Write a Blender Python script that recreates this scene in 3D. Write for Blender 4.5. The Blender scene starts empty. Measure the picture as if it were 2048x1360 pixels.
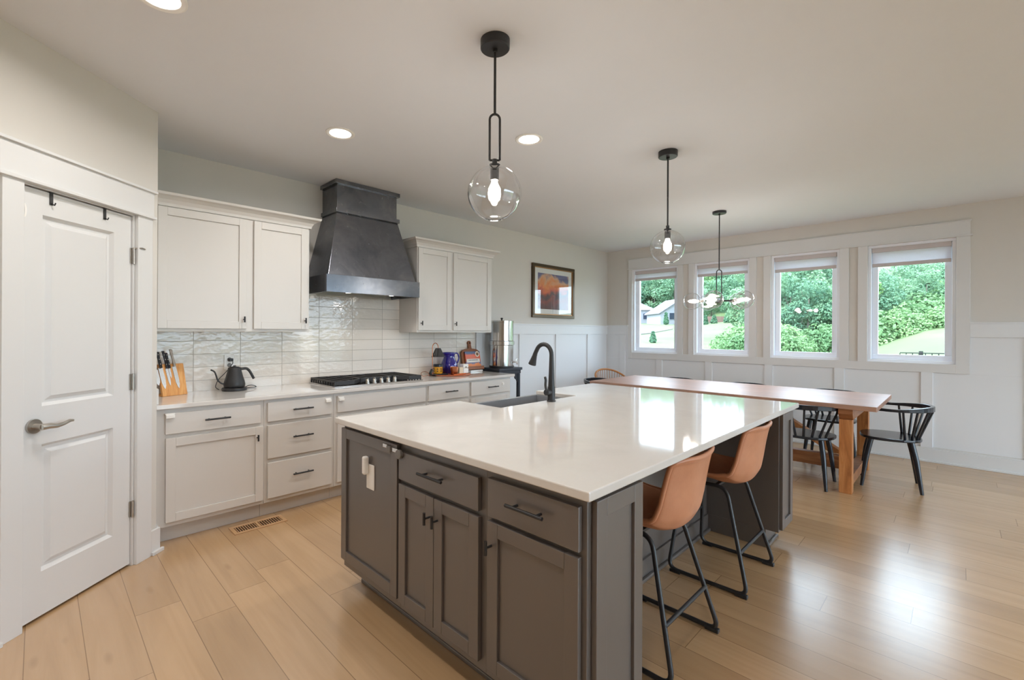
import bpy, bmesh, math, random
from mathutils import Vector, Matrix
R = math.radians
pi = math.pi
scene = bpy.context.scene
COL = scene.collection

# ------------------------------------------------------------------ camera
YAW, HC = R(46.1805), 1.3798
camd = bpy.data.cameras.new('camera')
cam = bpy.data.objects.new('camera', camd)
COL.objects.link(cam)
camd.sensor_width = 36.0
camd.lens = 920.5 / 2048 * 36
camd.shift_x = (1024 - 959.96) / 2048
camd.shift_y = -(680 - 663.79) / 2048
camd.clip_start = 0.05
camd.clip_end = 500
cam.matrix_world = (Matrix.Translation((0, 0, HC)) @ Matrix.Rotation(YAW - pi / 2, 4, 'Z')
                    @ Matrix.Rotation(pi / 2, 4, 'X') @ Matrix.Rotation(0.005, 4, 'Z'))
scene.camera = cam

# ------------------------------------------------------------------ view, world, sun
vs = scene.view_settings
scene.display_settings.display_device = 'sRGB'
vs.view_transform = 'Standard'
vs.look = 'None'
vs.gamma = 1.0
vs.use_curve_mapping = False
vs.exposure = 0.08
SKY_STRENGTH = 8.0
SUN_STRENGTH = 5.5
LAMP = 0.31
w = bpy.data.worlds.new('sky')
scene.world = w
w.use_nodes = True
bg = w.node_tree.nodes['Background']
bg.inputs['Color'].default_value = (0.68, 0.83, 1.0, 1)
bg.inputs['Strength'].default_value = SKY_STRENGTH
sd = bpy.data.lights.new('sun', 'SUN')
sd.energy = SUN_STRENGTH
sd.angle = R(8)
sd.color = (1.0, 0.96, 0.88)
sun = bpy.data.objects.new('sun', sd)
COL.objects.link(sun)
sun.location = (-10, 20, 30)
sun.rotation_euler = Vector((0.75, -0.45, -1.15)).to_track_quat('-Z', 'Y').to_euler()
cy = scene.cycles
cy.max_bounces = 12
cy.diffuse_bounces = 6
cy.glossy_bounces = 5
cy.transmission_bounces = 8
cy.transparent_max_bounces = 16
cy.sample_clamp_indirect = 6.0
cy.caustics_reflective = False
cy.caustics_refractive = False
cy.use_denoising = True


def lamp(kind, name, loc, energy, color, **kw):
    l = bpy.data.lights.new(name, kind)
    l.energy = energy
    l.color = color
    for k, v in kw.items():
        setattr(l, k, v)
    o = bpy.data.objects.new(name, l)
    COL.objects.link(o)
    o.location = loc
    return o


# ------------------------------------------------------------------ materials
def s2l(c):
    return tuple((x / 12.92 if x <= 0.04045 else ((x + 0.055) / 1.055) ** 2.4) for x in [v / 255 for v in c])


class NT:
    """tiny node helper"""
    def __init__(self, name):
        self.m = bpy.data.materials.new(name)
        self.m.use_nodes = True
        self.t = self.m.node_tree
        self.b = self.t.nodes['Principled BSDF']

    def n(self, typ, **kw):
        nd = self.t.nodes.new(typ)
        for k, v in kw.items():
            setattr(nd, k, v)
        return nd

    def l(self, a, b):
        self.t.links.new(a, b)

    def put(self, sock, v):
        if hasattr(v, 'is_output'):
            self.l(v, sock)
        else:
            sock.default_value = v

    def math(self, op, a, b=0.0, c=0.0):
        nd = self.n('ShaderNodeMath', operation=op)
        self.put(nd.inputs[0], a)
        self.put(nd.inputs[1], b)
        self.put(nd.inputs[2], c)
        return nd.outputs[0]

    def mix(self, f, a, b, mode='MIX'):
        nd = self.n('ShaderNodeMix', data_type='RGBA', blend_type=mode)
        self.put(nd.inputs[0], f)
        self.put(nd.inputs[6], a if hasattr(a, 'is_output') else (*a, 1))
        self.put(nd.inputs[7], b if hasattr(b, 'is_output') else (*b, 1))
        return nd.outputs[2]

    def coord(self, kind='Object'):
        return self.n('ShaderNodeTexCoord').outputs[kind]

    def noise(self, vec, scale, detail=4, rough=0.5, dist=0.0):
        nd = self.n('ShaderNodeTexNoise')
        self.l(vec, nd.inputs['Vector'])
        nd.inputs['Scale'].default_value = scale
        nd.inputs['Detail'].default_value = detail
        nd.inputs['Roughness'].default_value = rough
        nd.inputs['Distortion'].default_value = dist
        return nd

    def mapping(self, vec, scale=(1, 1, 1), loc=(0, 0, 0), rot=(0, 0, 0)):
        nd = self.n('ShaderNodeMapping')
        self.put(nd.inputs['Vector'], vec)
        nd.inputs['Scale'].default_value = scale
        nd.inputs['Location'].default_value = loc
        nd.inputs['Rotation'].default_value = rot
        return nd.outputs[0]

    def ramp(self, fac, stops):
        nd = self.n('ShaderNodeValToRGB')
        self.l(fac, nd.inputs[0])
        e = nd.color_ramp.elements
        while len(e) < len(stops):
            e.new(0.5)
        for el, (p, c) in zip(e, stops):
            el.position = p
            el.color = (*c, 1)
        return nd.outputs[0]

    def bump(self, h, strength=0.2, dist=0.01):
        nd = self.n('ShaderNodeBump')
        nd.inputs['Strength'].default_value = strength
        nd.inputs['Distance'].default_value = dist
        self.l(h, nd.inputs['Height'])
        self.l(nd.outputs[0], self.b.inputs['Normal'])

    def set(self, **kw):
        for k, v in kw.items():
            self.put(self.b.inputs[k.replace('_', ' ')], v)
        return self


def paint(name, rgb, rough=0.5, metal=0.0, var=0.04, scale=6.0, bump=0.0, spec=0.5, coat=0.0):
    m = NT(name)
    c = s2l(rgb)
    nz = m.noise(m.coord(), scale, 3)
    lo = tuple(x * (1 - var) for x in c)
    hi = tuple(min(1, x * (1 + var)) for x in c)
    m.put(m.b.inputs['Base Color'], m.mix(nz.outputs[0], lo, hi))
    m.set(Roughness=rough, Metallic=metal)
    m.b.inputs['Specular IOR Level'].default_value = spec
    m.b.inputs['Coat Weight'].default_value = coat
    m.b.inputs['Coat Roughness'].default_value = 0.1
    if bump:
        n2 = m.noise(m.coord(), scale * 30, 3)
        m.bump(n2.outputs[0], bump, 0.002)
    return m.m


def emit(name, rgb, strength):
    m = NT(name)
    c = rgb
    m.set(Base_Color=(*c, 1), Emission_Color=(*c, 1), Emission_Strength=strength)
    return m.m


def thin_glass(name, tint=(1, 1, 1), ior=1.45, gain=1.0, rough=0.0):
    m = NT(name)
    tr = m.n('ShaderNodeBsdfTransparent')
    tr.inputs[0].default_value = (*tint, 1)
    gl = m.n('ShaderNodeBsdfGlossy')
    gl.inputs['Roughness'].default_value = rough
    lw = m.n('ShaderNodeLayerWeight')
    f0 = ((ior - 1) / (ior + 1)) ** 2
    f = m.math('ADD', f0, m.math('MULTIPLY', m.math('POWER', lw.outputs['Facing'], 5.0), 1 - f0))
    f = m.math('MINIMUM', m.math('MULTIPLY', f, gain), 0.95)
    mx = m.n('ShaderNodeMixShader')
    m.l(f, mx.inputs[0])
    m.l(tr.outputs[0], mx.inputs[1])
    m.l(gl.outputs[0], mx.inputs[2])
    m.l(mx.outputs[0], m.t.nodes['Material Output'].inputs[0])
    return m.m


M = {}
M['wall'] = paint('wall_paint', (213, 209, 203), 0.75, var=0.015, bump=0.03)
M['ceil'] = paint('ceiling_paint', (228, 231, 236), 0.85, var=0.01)
M['trim'] = paint('trim_paint', (219, 219, 219), 0.38, var=0.01)
M['wains'] = paint('wainscot_paint', (226, 228, 231), 0.42, var=0.01)
M['cab'] = paint('cabinet_white_paint', (213, 210, 206), 0.38, var=0.012)
M['island'] = paint('island_charcoal_paint', (90, 83, 79), 0.36, var=0.06, scale=3.0, bump=0.03)
M['island'].node_tree.nodes['Principled BSDF'].inputs['IOR'].default_value = 2.0
M['black'] = paint('black_metal', (40, 40, 42), 0.42, var=0.08)
M['blackgloss'] = paint('black_lacquer', (34, 37, 44), 0.18, var=0.1, scale=4)
M['gap'] = paint('dark_void', (10, 10, 10), 0.9, var=0)
M['nickel'] = paint('brushed_nickel', (190, 184, 176), 0.28, metal=1.0, var=0.05)
M['steel'] = paint('polished_steel', (205, 204, 203), 0.12, metal=1.0, var=0.04)
M['blade'] = paint('knife_steel', (214, 220, 226), 0.25, metal=0.9, var=0.04)
M['castiron'] = paint('cast_iron', (44, 44, 46), 0.5, var=0.1)
M['white_plastic'] = paint('white_plastic', (238, 236, 232), 0.3, var=0.01)
M['grey_plastic'] = paint('grey_plastic', (112, 108, 104), 0.35, var=0.03)
M['chrome'] = paint('satin_silver', (225, 224, 222), 0.2, metal=1.0)
M['sink'] = paint('brushed_sink_steel', (164, 167, 172), 0.30, metal=0.45, var=0.06, scale=30)
M['vinyl'] = paint('window_vinyl', (240, 243, 250), 0.35, var=0.005)
M['blind'] = paint('roller_shade_fabric', (236, 236, 244), 0.8, var=0.015, scale=60)
M['blindbar'] = paint('shade_bar', (200, 192, 192), 0.6, var=0.02)
def mk_blind():
    m = NT('translucent_shade_fabric')
    nz = m.noise(m.coord(), 120, 2)
    c = m.mix(nz.outputs[0], s2l((232, 233, 240)), s2l((240, 240, 246)))
    m.put(m.b.inputs['Base Color'], c)
    m.set(Roughness=0.85)
    tl = m.n('ShaderNodeBsdfTranslucent')
    m.l(c, tl.inputs[0])
    mx = m.n('ShaderNodeMixShader')
    mx.inputs[0].default_value = 0.35
    m.l(m.b.outputs[0], mx.inputs[1])
    m.l(tl.outputs[0], mx.inputs[2])
    m.l(mx.outputs[0], m.t.nodes['Material Output'].inputs[0])
    return m.m


M['blind'] = mk_blind()
M['copper'] = paint('copper_metal', (196, 126, 92), 0.25, metal=1.0, var=0.06)
M['pinkwood'] = paint('rosy_wood', (190, 106, 66), 0.45, var=0.12, scale=30)
M['amber'] = paint('amber_candle', (206, 146, 40), 0.3, var=0.1)
M['cobalt'] = paint('cobalt_glaze', (34, 28, 128), 0.08, var=0.12, coat=0.8)
M['boardwood'] = paint('walnut_board', (132, 76, 40), 0.45, var=0.2, scale=18)
M['rattan'] = paint('rattan_cane', (180, 120, 66), 0.5, var=0.2, scale=40)
M['darkbase'] = paint('dark_painted_wood', (38, 43, 52), 0.35, var=0.08)
M['bulbglow'] = emit('bulb_glow', (1.0, 0.90, 0.76), 20.0)
M['ledglow'] = emit('downlight_glow', (1.0, 0.95, 0.88), 8.0)
M['glass'] = thin_glass('clear_globe_glass', (0.97, 0.97, 0.97), 1.5, 3.2, 0.03)
M['pane'] = thin_glass('window_glass', (0.98, 1.0, 0.99), 1.45, 0.8)
M['artglass'] = thin_glass('picture_glass', (1, 1, 1), 1.5, 1.4)


def mk_floor():
    m = NT('oak_plank_floor')
    P = m.n('ShaderNodeSeparateXYZ')
    co = m.coord()
    m.l(co, P.inputs[0])
    x = m.math('DIVIDE', m.math('ADD', P.outputs[0], 0.039), 0.19)
    col = m.math('FLOOR', x)
    wn = m.n('ShaderNodeTexWhiteNoise', noise_dimensions='1D')
    m.l(col, wn.inputs['W'])
    y = m.math('ADD', m.math('DIVIDE', P.outputs[1], 1.35), m.math('MULTIPLY', wn.outputs[0], 9.0))
    row = m.math('FLOOR', y)
    cx = m.n('ShaderNodeCombineXYZ')
    m.l(col, cx.inputs[0])
    m.l(row, cx.inputs[1])
    pid = m.n('ShaderNodeTexWhiteNoise', noise_dimensions='2D')
    m.l(cx.outputs[0], pid.inputs['Vector'])
    off = m.n('ShaderNodeVectorMath', operation='MULTIPLY_ADD')
    m.l(pid.outputs['Color'], off.inputs[0])
    off.inputs[1].default_value = (13, 17, 0)
    m.l(co, off.inputs[2])
    g1 = m.noise(m.mapping(off.outputs[0], (9, 0.7, 1)), 1.3, 4, 0.5, 1.2)
    g2 = m.noise(m.mapping(off.outputs[0], (90, 3, 1)), 2.0, 3, 0.6)
    g3 = m.noise(m.mapping(off.outputs[0], (3, 1.2, 1)), 2.2, 3, 0.5, 0.8)
    base = m.ramp(g1.outputs[0], [(0.2, s2l((178, 144, 104))), (0.5, s2l((198, 164, 122))), (0.8, s2l((210, 178, 138)))])
    base = m.mix(m.math('MULTIPLY', g2.outputs[0], 0.20), base, s2l((226, 198, 160)))
    base = m.mix(m.math('MULTIPLY', g3.outputs[0], 0.30), base, s2l((220, 196, 170)), 'MULTIPLY')
    tint = m.mix(pid.outputs[0], s2l((226, 220, 212)), s2l((255, 252, 248)))
    base = m.mix(1.0, base, tint, 'MULTIPLY')
    base = m.mix(0.25, base, s2l((200, 166, 130)))
    # knots
    vo = m.n('ShaderNodeTexVoronoi')
    m.l(m.mapping(off.outputs[0], (5.5, 1.7, 1)), vo.inputs['Vector'])
    vo.inputs['Scale'].default_value = 1.0
    kn = m.math('SUBTRACT', 1.0, m.math('MULTIPLY', vo.outputs['Distance'], 9.0))
    kn = m.math('MULTIPLY', m.math('MAXIMUM', kn, 0.0), 0.45)
    base = m.mix(kn, base, s2l((120, 84, 54)))
    fx = m.math('FRACT', x)
    fy = m.math('FRACT', y)
    ex = m.math('MINIMUM', fx, m.math('SUBTRACT', 1.0, fx))
    ey = m.math('MINIMUM', fy, m.math('SUBTRACT', 1.0, fy))
    sx = m.math('LESS_THAN', ex, 0.009)
    sy = m.math('LESS_THAN', ey, 0.0013)
    seam = m.math('MAXIMUM', sx, sy)
    base = m.mix(m.math('MULTIPLY', seam, 0.55), base, s2l((92, 64, 42)))
    m.put(m.b.inputs['Base Color'], base)
    m.set(Roughness=0.26)
    m.b.inputs['IOR'].default_value = 2.45
    h = m.math('SUBTRACT', m.math('MULTIPLY', g2.outputs[0], 0.10), m.math('MULTIPLY', seam, 1.0))
    m.bump(h, 0.03, 0.002)
    return m.m


M['floor'] = mk_floor()


def mk_quartz():
    m = NT('white_quartz')
    co = m.coord()
    a = m.noise(co, 3.5, 6, 0.6, 1.2)
    b = m.noise(co, 90, 3)
    c = m.ramp(a.outputs[0], [(0.3, s2l((215, 212, 208))), (0.6, s2l((221, 218, 214)))])
    c = m.mix(m.math('MULTIPLY', b.outputs[0], 0.15), c, s2l((200, 192, 184)))
    m.put(m.b.inputs['Base Color'], c)
    m.set(Roughness=0.06)
    m.b.inputs['IOR'].default_value = 1.75
    return m.m


M['quartz'] = mk_quartz()


def mk_tile():
    m = NT('glazed_wall_tile')
    co = m.coord()
    P = m.n('ShaderNodeSeparateXYZ')
    m.l(co, P.inputs[0])
    u = m.math('DIVIDE', m.math('SUBTRACT', P.outputs[0], 1.89), 0.339)
    v = m.math('DIVIDE', m.math('SUBTRACT', P.outputs[2], 0.987), 0.1035)
    cx = m.n('ShaderNodeCombineXYZ')
    m.l(m.math('FLOOR', u), cx.inputs[0])
    m.l(m.math('FLOOR', v), cx.inputs[1])
    pid = m.n('ShaderNodeTexWhiteNoise', noise_dimensions='2D')
    m.l(cx.outputs[0], pid.inputs['Vector'])
    fu, fv = m.math('FRACT', u), m.math('FRACT', v)
    eu = m.math('MINIMUM', fu, m.math('SUBTRACT', 1.0, fu))
    ev = m.math('MINIMUM', fv, m.math('SUBTRACT', 1.0, fv))
    g = m.math('MAXIMUM', m.math('LESS_THAN', eu, 0.0065), m.math('LESS_THAN', ev, 0.018))
    base = m.mix(pid.outputs[0], s2l((222, 214, 204)), s2l((234, 227, 218)))
    base = m.mix(g, base, s2l((176, 168, 158)))
    m.put(m.b.inputs['Base Color'], base)
    m.put(m.b.inputs['Roughness'], m.math('ADD', 0.06, m.math('MULTIPLY', g, 0.5)))
    off = m.n('ShaderNodeVectorMath', operation='MULTIPLY_ADD')
    m.l(pid.outputs['Color'], off.inputs[0])
    off.inputs[1].default_value = (7, 5, 9)
    m.l(co, off.inputs[2])
    wob = m.noise(m.mapping(off.outputs[0], (1, 1, 1.8)), 16, 2, 0.5)
    h = m.math('SUBTRACT', m.math('MULTIPLY', wob.outputs[0], 1.0), m.math('MULTIPLY', g, 1.2))
    m.bump(h, 0.55, 0.004)
    return m.m


M['tile'] = mk_tile()


def mk_wood(name, dark, mid, light, rough, sc=(14, 1.2, 14), axis=None, knots=0.0):
    m = NT(name)
    co = m.coord()
    a = m.noise(m.mapping(co, sc), 1.6, 6, 0.6, 1.4)
    c = m.ramp(a.outputs[0], [(0.28, s2l(dark)), (0.5, s2l(mid)), (0.72, s2l(light))])
    if knots:
        vo = m.n('ShaderNodeTexVoronoi')
        m.l(co, vo.inputs['Vector'])
        vo.inputs['Scale'].default_value = 4.2
        k = m.math('MAXIMUM', m.math('SUBTRACT', 1.0, m.math('MULTIPLY', vo.outputs['Distance'], 8.0)), 0.0)
        c = m.mix(m.math('MULTIPLY', k, knots), c, s2l((60, 30, 18)))
    m.put(m.b.inputs['Base Color'], c)
    m.set(Roughness=rough)
    m.bump(a.outputs[0], 0.12, 0.003)
    return m.m


M['tabletop'] = mk_wood('stained_table_top', (138, 88, 60), (164, 108, 74), (188, 130, 92), 0.42, (12, 1.0, 12))
M['tabletop'].node_tree.nodes['Principled BSDF'].inputs['IOR'].default_value = 3.2
M['tablewood'] = mk_wood('stained_pine', (150, 92, 50), (184, 120, 68), (206, 146, 92), 0.42, (12, 12, 1.6), knots=0.8)
M['tablebeam'] = mk_wood('stained_pine_beam', (120, 72, 42), (152, 98, 60), (176, 122, 80), 0.42, (12, 1.4, 12), knots=0.5)
M['blockwood'] = mk_wood('light_wood_block', (190, 124, 62), (212, 150, 84), (226, 172, 106), 0.5, (26, 6, 3))


def mk_leather():
    m = NT('tan_leather')
    co = m.coord()
    a = m.noise(co, 5, 4, 0.6)
    b = m.noise(co, 160, 3)
    c = m.ramp(a.outputs[0], [(0.3, s2l((186, 124, 90))), (0.7, s2l((208, 146, 110)))])
    m.put(m.b.inputs['Base Color'], c)
    m.set(Roughness=0.38)
    m.bump(b.outputs[0], 0.12, 0.002)
    return m.m


M['leather'] = mk_leather()


def mk_hood():
    m = NT('patinated_dark_steel')
    co = m.coord()
    a = m.noise(co, 3.0, 6, 0.65, 0.6)
    b = m.noise(co, 22, 5, 0.7)
    c = m.ramp(a.outputs[0], [(0.3, s2l((98, 101, 108))), (0.55, s2l((124, 126, 132))), (0.8, s2l((154, 150, 150)))])
    m.put(m.b.inputs['Base Color'], c)
    m.set(Metallic=0.85)
    m.put(m.b.inputs['Roughness'], m.math('ADD', 0.17, m.math('MULTIPLY', b.outputs[0], 0.16)))
    m.bump(b.outputs[0], 0.06, 0.003)
    return m.m


M['hood'] = mk_hood()


def mk_art():
    m = NT('abstract_painting')
    co = m.coord()
    P = m.n('ShaderNodeSeparateXYZ')
    m.l(co, P.inputs[0])
    a = m.noise(co, 4.5, 3, 0.5, 0.8)
    v = m.math('ADD', m.math('MULTIPLY', m.math('SUBTRACT', P.outputs[2], 0.133), 1.95), m.math('MULTIPLY', m.math('SUBTRACT', a.outputs[0], 0.5), 0.9))
    c = m.ramp(v, [(0.05, s2l((96, 52, 46))), (0.22, s2l((140, 62, 48))), (0.4, s2l((62, 48, 52))), (0.56, s2l((206, 92, 50))), (0.7, s2l((232, 140, 70))), (0.85, s2l((222, 170, 130))), (0.98, s2l((96, 98, 140)))])
    m.put(m.b.inputs['Base Color'], c)
    m.set(Roughness=0.6)
    return m.m


M['art'] = mk_art()


def mk_cover():
    m = NT('book_cover_print')
    co = m.coord()
    P = m.n('ShaderNodeSeparateXYZ')
    m.l(co, P.inputs[0])
    a = m.noise(co, 16, 2, 0.4, 0.4)
    z = m.math('ADD', m.math('DIVIDE', m.math('SUBTRACT', P.outputs[2], 0.016), 0.2), m.math('MULTIPLY', m.math('SUBTRACT', a.outputs[0], 0.5), 0.35))
    c = m.ramp(z, [(0.0, s2l((196, 104, 40))), (0.24, s2l((224, 128, 52))), (0.30, s2l((70, 104, 146))), (0.45, s2l((190, 92, 60))), (0.60, s2l((204, 96, 66))), (0.78, s2l((222, 92, 50))), (0.9, s2l((58, 84, 124)))])
    m.put(m.b.inputs['Base Color'], c)
    m.set(Roughness=0.35)
    return m.m


M['cover'] = mk_cover()


def mk_leaves(name, a, b, c):
    m = NT(name)
    oi = m.n('ShaderNodeObjectInfo')
    co = m.coord()
    nz = m.noise(co, 0.9, 3)
    f = m.math('ADD', m.math('MULTIPLY', nz.outputs[0], 0.75), m.math('MULTIPLY', oi.outputs['Random'], 0.35))
    col = m.ramp(f, [(0.25, s2l(a)), (0.5, s2l(b)), (0.85, s2l(c))])
    m.put(m.b.inputs['Base Color'], col)
    m.set(Roughness=0.6)
    m.b.inputs['Specular IOR Level'].default_value = 0.2
    # a little light comes through a leaf
    tl = m.n('ShaderNodeBsdfTranslucent')
    m.l(col, tl.inputs[0])
    mx = m.n('ShaderNodeMixShader')
    mx.inputs[0].default_value = 0.3
    m.l(m.b.outputs[0], mx.inputs[1])
    m.l(tl.outputs[0], mx.inputs[2])
    m.l(mx.outputs[0], m.t.nodes['Material Output'].inputs[0])
    return m.m


M['leaf_dark'] = mk_leaves('forest_leaves', (84, 120, 100), (108, 144, 114), (140, 170, 134))
M['leaf_light'] = mk_leaves('bright_leaves', (104, 142, 90), (126, 160, 104), (150, 180, 120))
M['leaf_brush'] = mk_leaves('brush_leaves', (90, 126, 88), (114, 148, 102), (146, 176, 122))
M['leaf_fir'] = mk_leaves('evergreen_needles', (78, 116, 94), (92, 130, 104), (110, 146, 118))
M['bark'] = paint('tree_bark', (120, 112, 104), 0.9, var=0.2)


def mk_lawn():
    m = NT('lawn_grass')
    co = m.coord()
    a = m.noise(co, 0.35, 5, 0.6)
    b = m.noise(co, 3.0, 5, 0.7)
    c = m.ramp(a.outputs[0], [(0.3, s2l((80, 100, 62))), (0.55, s2l((94, 112, 72))), (0.8, s2l((110, 118, 82)))])
    c = m.mix(m.math('MULTIPLY', b.outputs[0], 0.4), c, s2l((74, 94, 56)))
    m.put(m.b.inputs['Base Color'], c)
    m.set(Roughness=0.95)
    m.bump(b.outputs[0], 0.3, 0.05)
    return m.m


M['lawn'] = mk_lawn()
M['siding'] = paint('pale_siding', (150, 149, 158), 0.7, var=0.02)
M['shingle'] = paint('pale_shingle', (122, 120, 132), 0.8, var=0.06, scale=8)
M['houseglass'] = paint('house_window_glass', (52, 58, 76), 0.2, var=0.05)
M['pinkstone'] = paint('pink_stone', (112, 88, 82), 0.85, var=0.12, scale=3)
M['drive'] = paint('concrete_drive', (104, 103, 101), 0.9, var=0.03)


# ------------------------------------------------------------------ mesh builder
class MB:
    def __init__(s, mx=None):
        s.v, s.f, s.m = [], [], mx

    def add(s, vs, fs):
        b = len(s.v)
        s.v += [(s.m @ Vector(p)) if s.m else Vector(p) for p in vs]
        s.f += [tuple(b + i for i in f) for f in fs]
        return s

    def box(s, a0, a1, b0, b1, c0, c1):
        return s.add([(a0, b0, c0), (a1, b0, c0), (a1, b1, c0), (a0, b1, c0), (a0, b0, c1), (a1, b0, c1), (a1, b1, c1), (a0, b1, c1)],
                     [(0, 3, 2, 1), (4, 5, 6, 7), (0, 1, 5, 4), (1, 2, 6, 5), (2, 3, 7, 6), (3, 0, 4, 7)])

    def prism(s, poly, o0, o1, axis=1):
        """poly of (p,q) extruded along axis (0 x,1 y,2 z); p,q are the other two axes in order"""
        n = len(poly)

        def mk(p, q, o):
            return {0: (o, p, q), 1: (p, o, q), 2: (p, q, o)}[axis]
        vs = [mk(p, q, o0) for p, q in poly] + [mk(p, q, o1) for p, q in poly]
        fs = [tuple(range(n))[::-1], tuple(range(n, 2 * n))] + [(i, (i + 1) % n, n + (i + 1) % n, n + i) for i in range(n)]
        return s.add(vs, fs)

    def tube(s, path, r, n=10, closed=False, caps=True):
        P = [Vector(p) for p in path]
        m = len(P)
        rs = r if isinstance(r, (list, tuple)) else [r] * m
        T = []
        for i in range(m):
            a = P[(i - 1) % m] if (closed or i > 0) else P[0]
            b = P[(i + 1) % m] if (closed or i < m - 1) else P[-1]
            t = b - a
            T.append(t.normalized() if t.length > 1e-9 else Vector((0, 0, 1)))
        up = Vector((0, 0, 1)) if abs(T[0].z) < 0.9 else Vector((1, 0, 0))
        nrm = (up - T[0] * up.dot(T[0])).normalized()
        vs = []
        for i in range(m):
            nrm = nrm - T[i] * nrm.dot(T[i])
            nrm = nrm.normalized() if nrm.length > 1e-6 else T[i].orthogonal().normalized()
            bn = T[i].cross(nrm)
            for k in range(n):
                a = 2 * pi * k / n
                vs.append(P[i] + (nrm * math.cos(a) + bn * math.sin(a)) * rs[i])
        fs = []
        for i in range(m if closed else m - 1):
            j = (i + 1) % m
            for k in range(n):
                k2 = (k + 1) % n
                fs.append((i * n + k, i * n + k2, j * n + k2, j * n + k))
        if caps and not closed:
            fs.append(tuple(range(n))[::-1])
            fs.append(tuple((m - 1) * n + k for k in range(n)))
        return s.add(vs, fs)

    def cyl(s, p0, p1, r0, r1=None, n=16):
        return s.tube([p0, p1], [r0, r0 if r1 is None else r1], n)

    def lathe(s, prof, c=(0, 0, 0), n=24, close=True):
        vs, fs = [], []
        m = len(prof)
        for r, z in prof:
            for k in range(n):
                a = 2 * pi * k / n
                vs.append((c[0] + r * math.cos(a), c[1] + r * math.sin(a), c[2] + z))
        for i in range(m - 1):
            for k in range(n):
                k2 = (k + 1) % n
                fs.append((i * n + k, i * n + k2, (i + 1) * n + k2, (i + 1) * n + k))
        if close:
            fs.append(tuple(range(n))[::-1])
            fs.append(tuple((m - 1) * n + k for k in range(n)))
        return s.add(vs, fs)

    def grid(s, fn, nu, nv):
        vs = [fn(i / nu, j / nv) for j in range(nv + 1) for i in range(nu + 1)]
        fs = [(j * (nu + 1) + i, j * (nu + 1) + i + 1, (j + 1) * (nu + 1) + i + 1, (j + 1) * (nu + 1) + i) for j in range(nv) for i in range(nu)]
        return s.add(vs, fs)

    def ball(s, c, r, n=14):
        rx, ry, rz = r if isinstance(r, (list, tuple)) else (r, r, r)
        vs, fs = [(c[0], c[1], c[2] - rz)], []
        h = n // 2
        for j in range(1, h):
            t = -pi / 2 + pi * j / h
            for k in range(n):
                a = 2 * pi * k / n
                vs.append((c[0] + rx * math.cos(t) * math.cos(a), c[1] + ry * math.cos(t) * math.sin(a), c[2] + rz * math.sin(t)))
        vs.append((c[0], c[1], c[2] + rz))
        top = len(vs) - 1
        for k in range(n):
            k2 = (k + 1) % n
            fs.append((0, 1 + k2, 1 + k))
            for j in range(h - 2):
                a = 1 + j * n
                fs.append((a + k, a + k2, a + n + k2, a + n + k))
            a = 1 + (h - 2) * n
            fs.append((a + k, a + k2, top))
        return s.add(vs, fs)

    def build(s, name, mat, parent=None, bev=0.0, smooth=False, solid=0.0, sub=0, seg=2, recalc=True):
        me = bpy.data.meshes.new(name)
        vs = s.v
        if parent is not None:
            inv = root_matrix(parent).inverted()
            vs = [inv @ p for p in vs]
        me.from_pydata([tuple(p) for p in vs], [], s.f)
        if recalc:
            bm = bmesh.new()
            bm.from_mesh(me)
            bmesh.ops.recalc_face_normals(bm, faces=bm.faces)
            bm.to_mesh(me)
            bm.free()
        o = bpy.data.objects.new(name, me)
        COL.objects.link(o)
        if mat is not None:
            me.materials.append(mat if not isinstance(mat, str) else M[mat])
        if parent is not None:
            o.parent = parent
        if smooth:
            for p in me.polygons:
                p.use_smooth = True
            if smooth != 'all':
                me.set_sharp_from_angle(angle=R(38))
        if solid:
            k = o.modifiers.new('solid', 'SOLIDIFY')
            k.thickness = solid
            k.offset = 0
        if sub:
            k = o.modifiers.new('sub', 'SUBSURF')
            k.levels = k.render_levels = sub
        if bev:
            k = o.modifiers.new('bevel', 'BEVEL')
            k.width = bev
            k.segments = seg
            k.limit_method = 'ANGLE'
            k.angle_limit = R(40)
        return o


def root_matrix(o):
    while o.parent is not None:
        o = o.parent
    return Matrix.Translation(o.location) @ o.rotation_euler.to_matrix().to_4x4()


def frame(o, u, out):
    """local (u, out, z) -> world"""
    u, out = Vector(u), Vector(out)
    m = Matrix.Identity(4)
    m.col[0][:3], m.col[1][:3], m.col[2][:3], m.col[3][:3] = u, out, Vector((0, 0, 1)), Vector(o)
    return m


def tag(o, label, cat, group=None):
    o['label'], o['category'] = label, cat
    if group:
        o['group'] = group
    return o


def thing(name, label, cat, loc=(0, 0, 0), rotz=0.0, group=None):
    o = bpy.data.objects.new(name, None)
    COL.objects.link(o)
    o.empty_display_size = 0.1
    o.location = loc
    o.rotation_euler = (0, 0, rotz)
    return tag(o, label, cat, group)


def struct(o, label=None):
    o['kind'] = 'structure'
    if label:
        o['label'] = label
    return o


def dup(root, loc, rotz, label, group=None):
    r = root.copy()
    COL.objects.link(r)
    r.location = loc
    r.rotation_euler = (0, 0, rotz)
    r['label'] = label
    if group:
        r['group'] = group
    for ch in list(root.children):
        c = ch.copy()
        COL.objects.link(c)
        c.parent = r
        for g in list(ch.children):
            d = g.copy()
            COL.objects.link(d)
            d.parent = c
    return r


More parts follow.
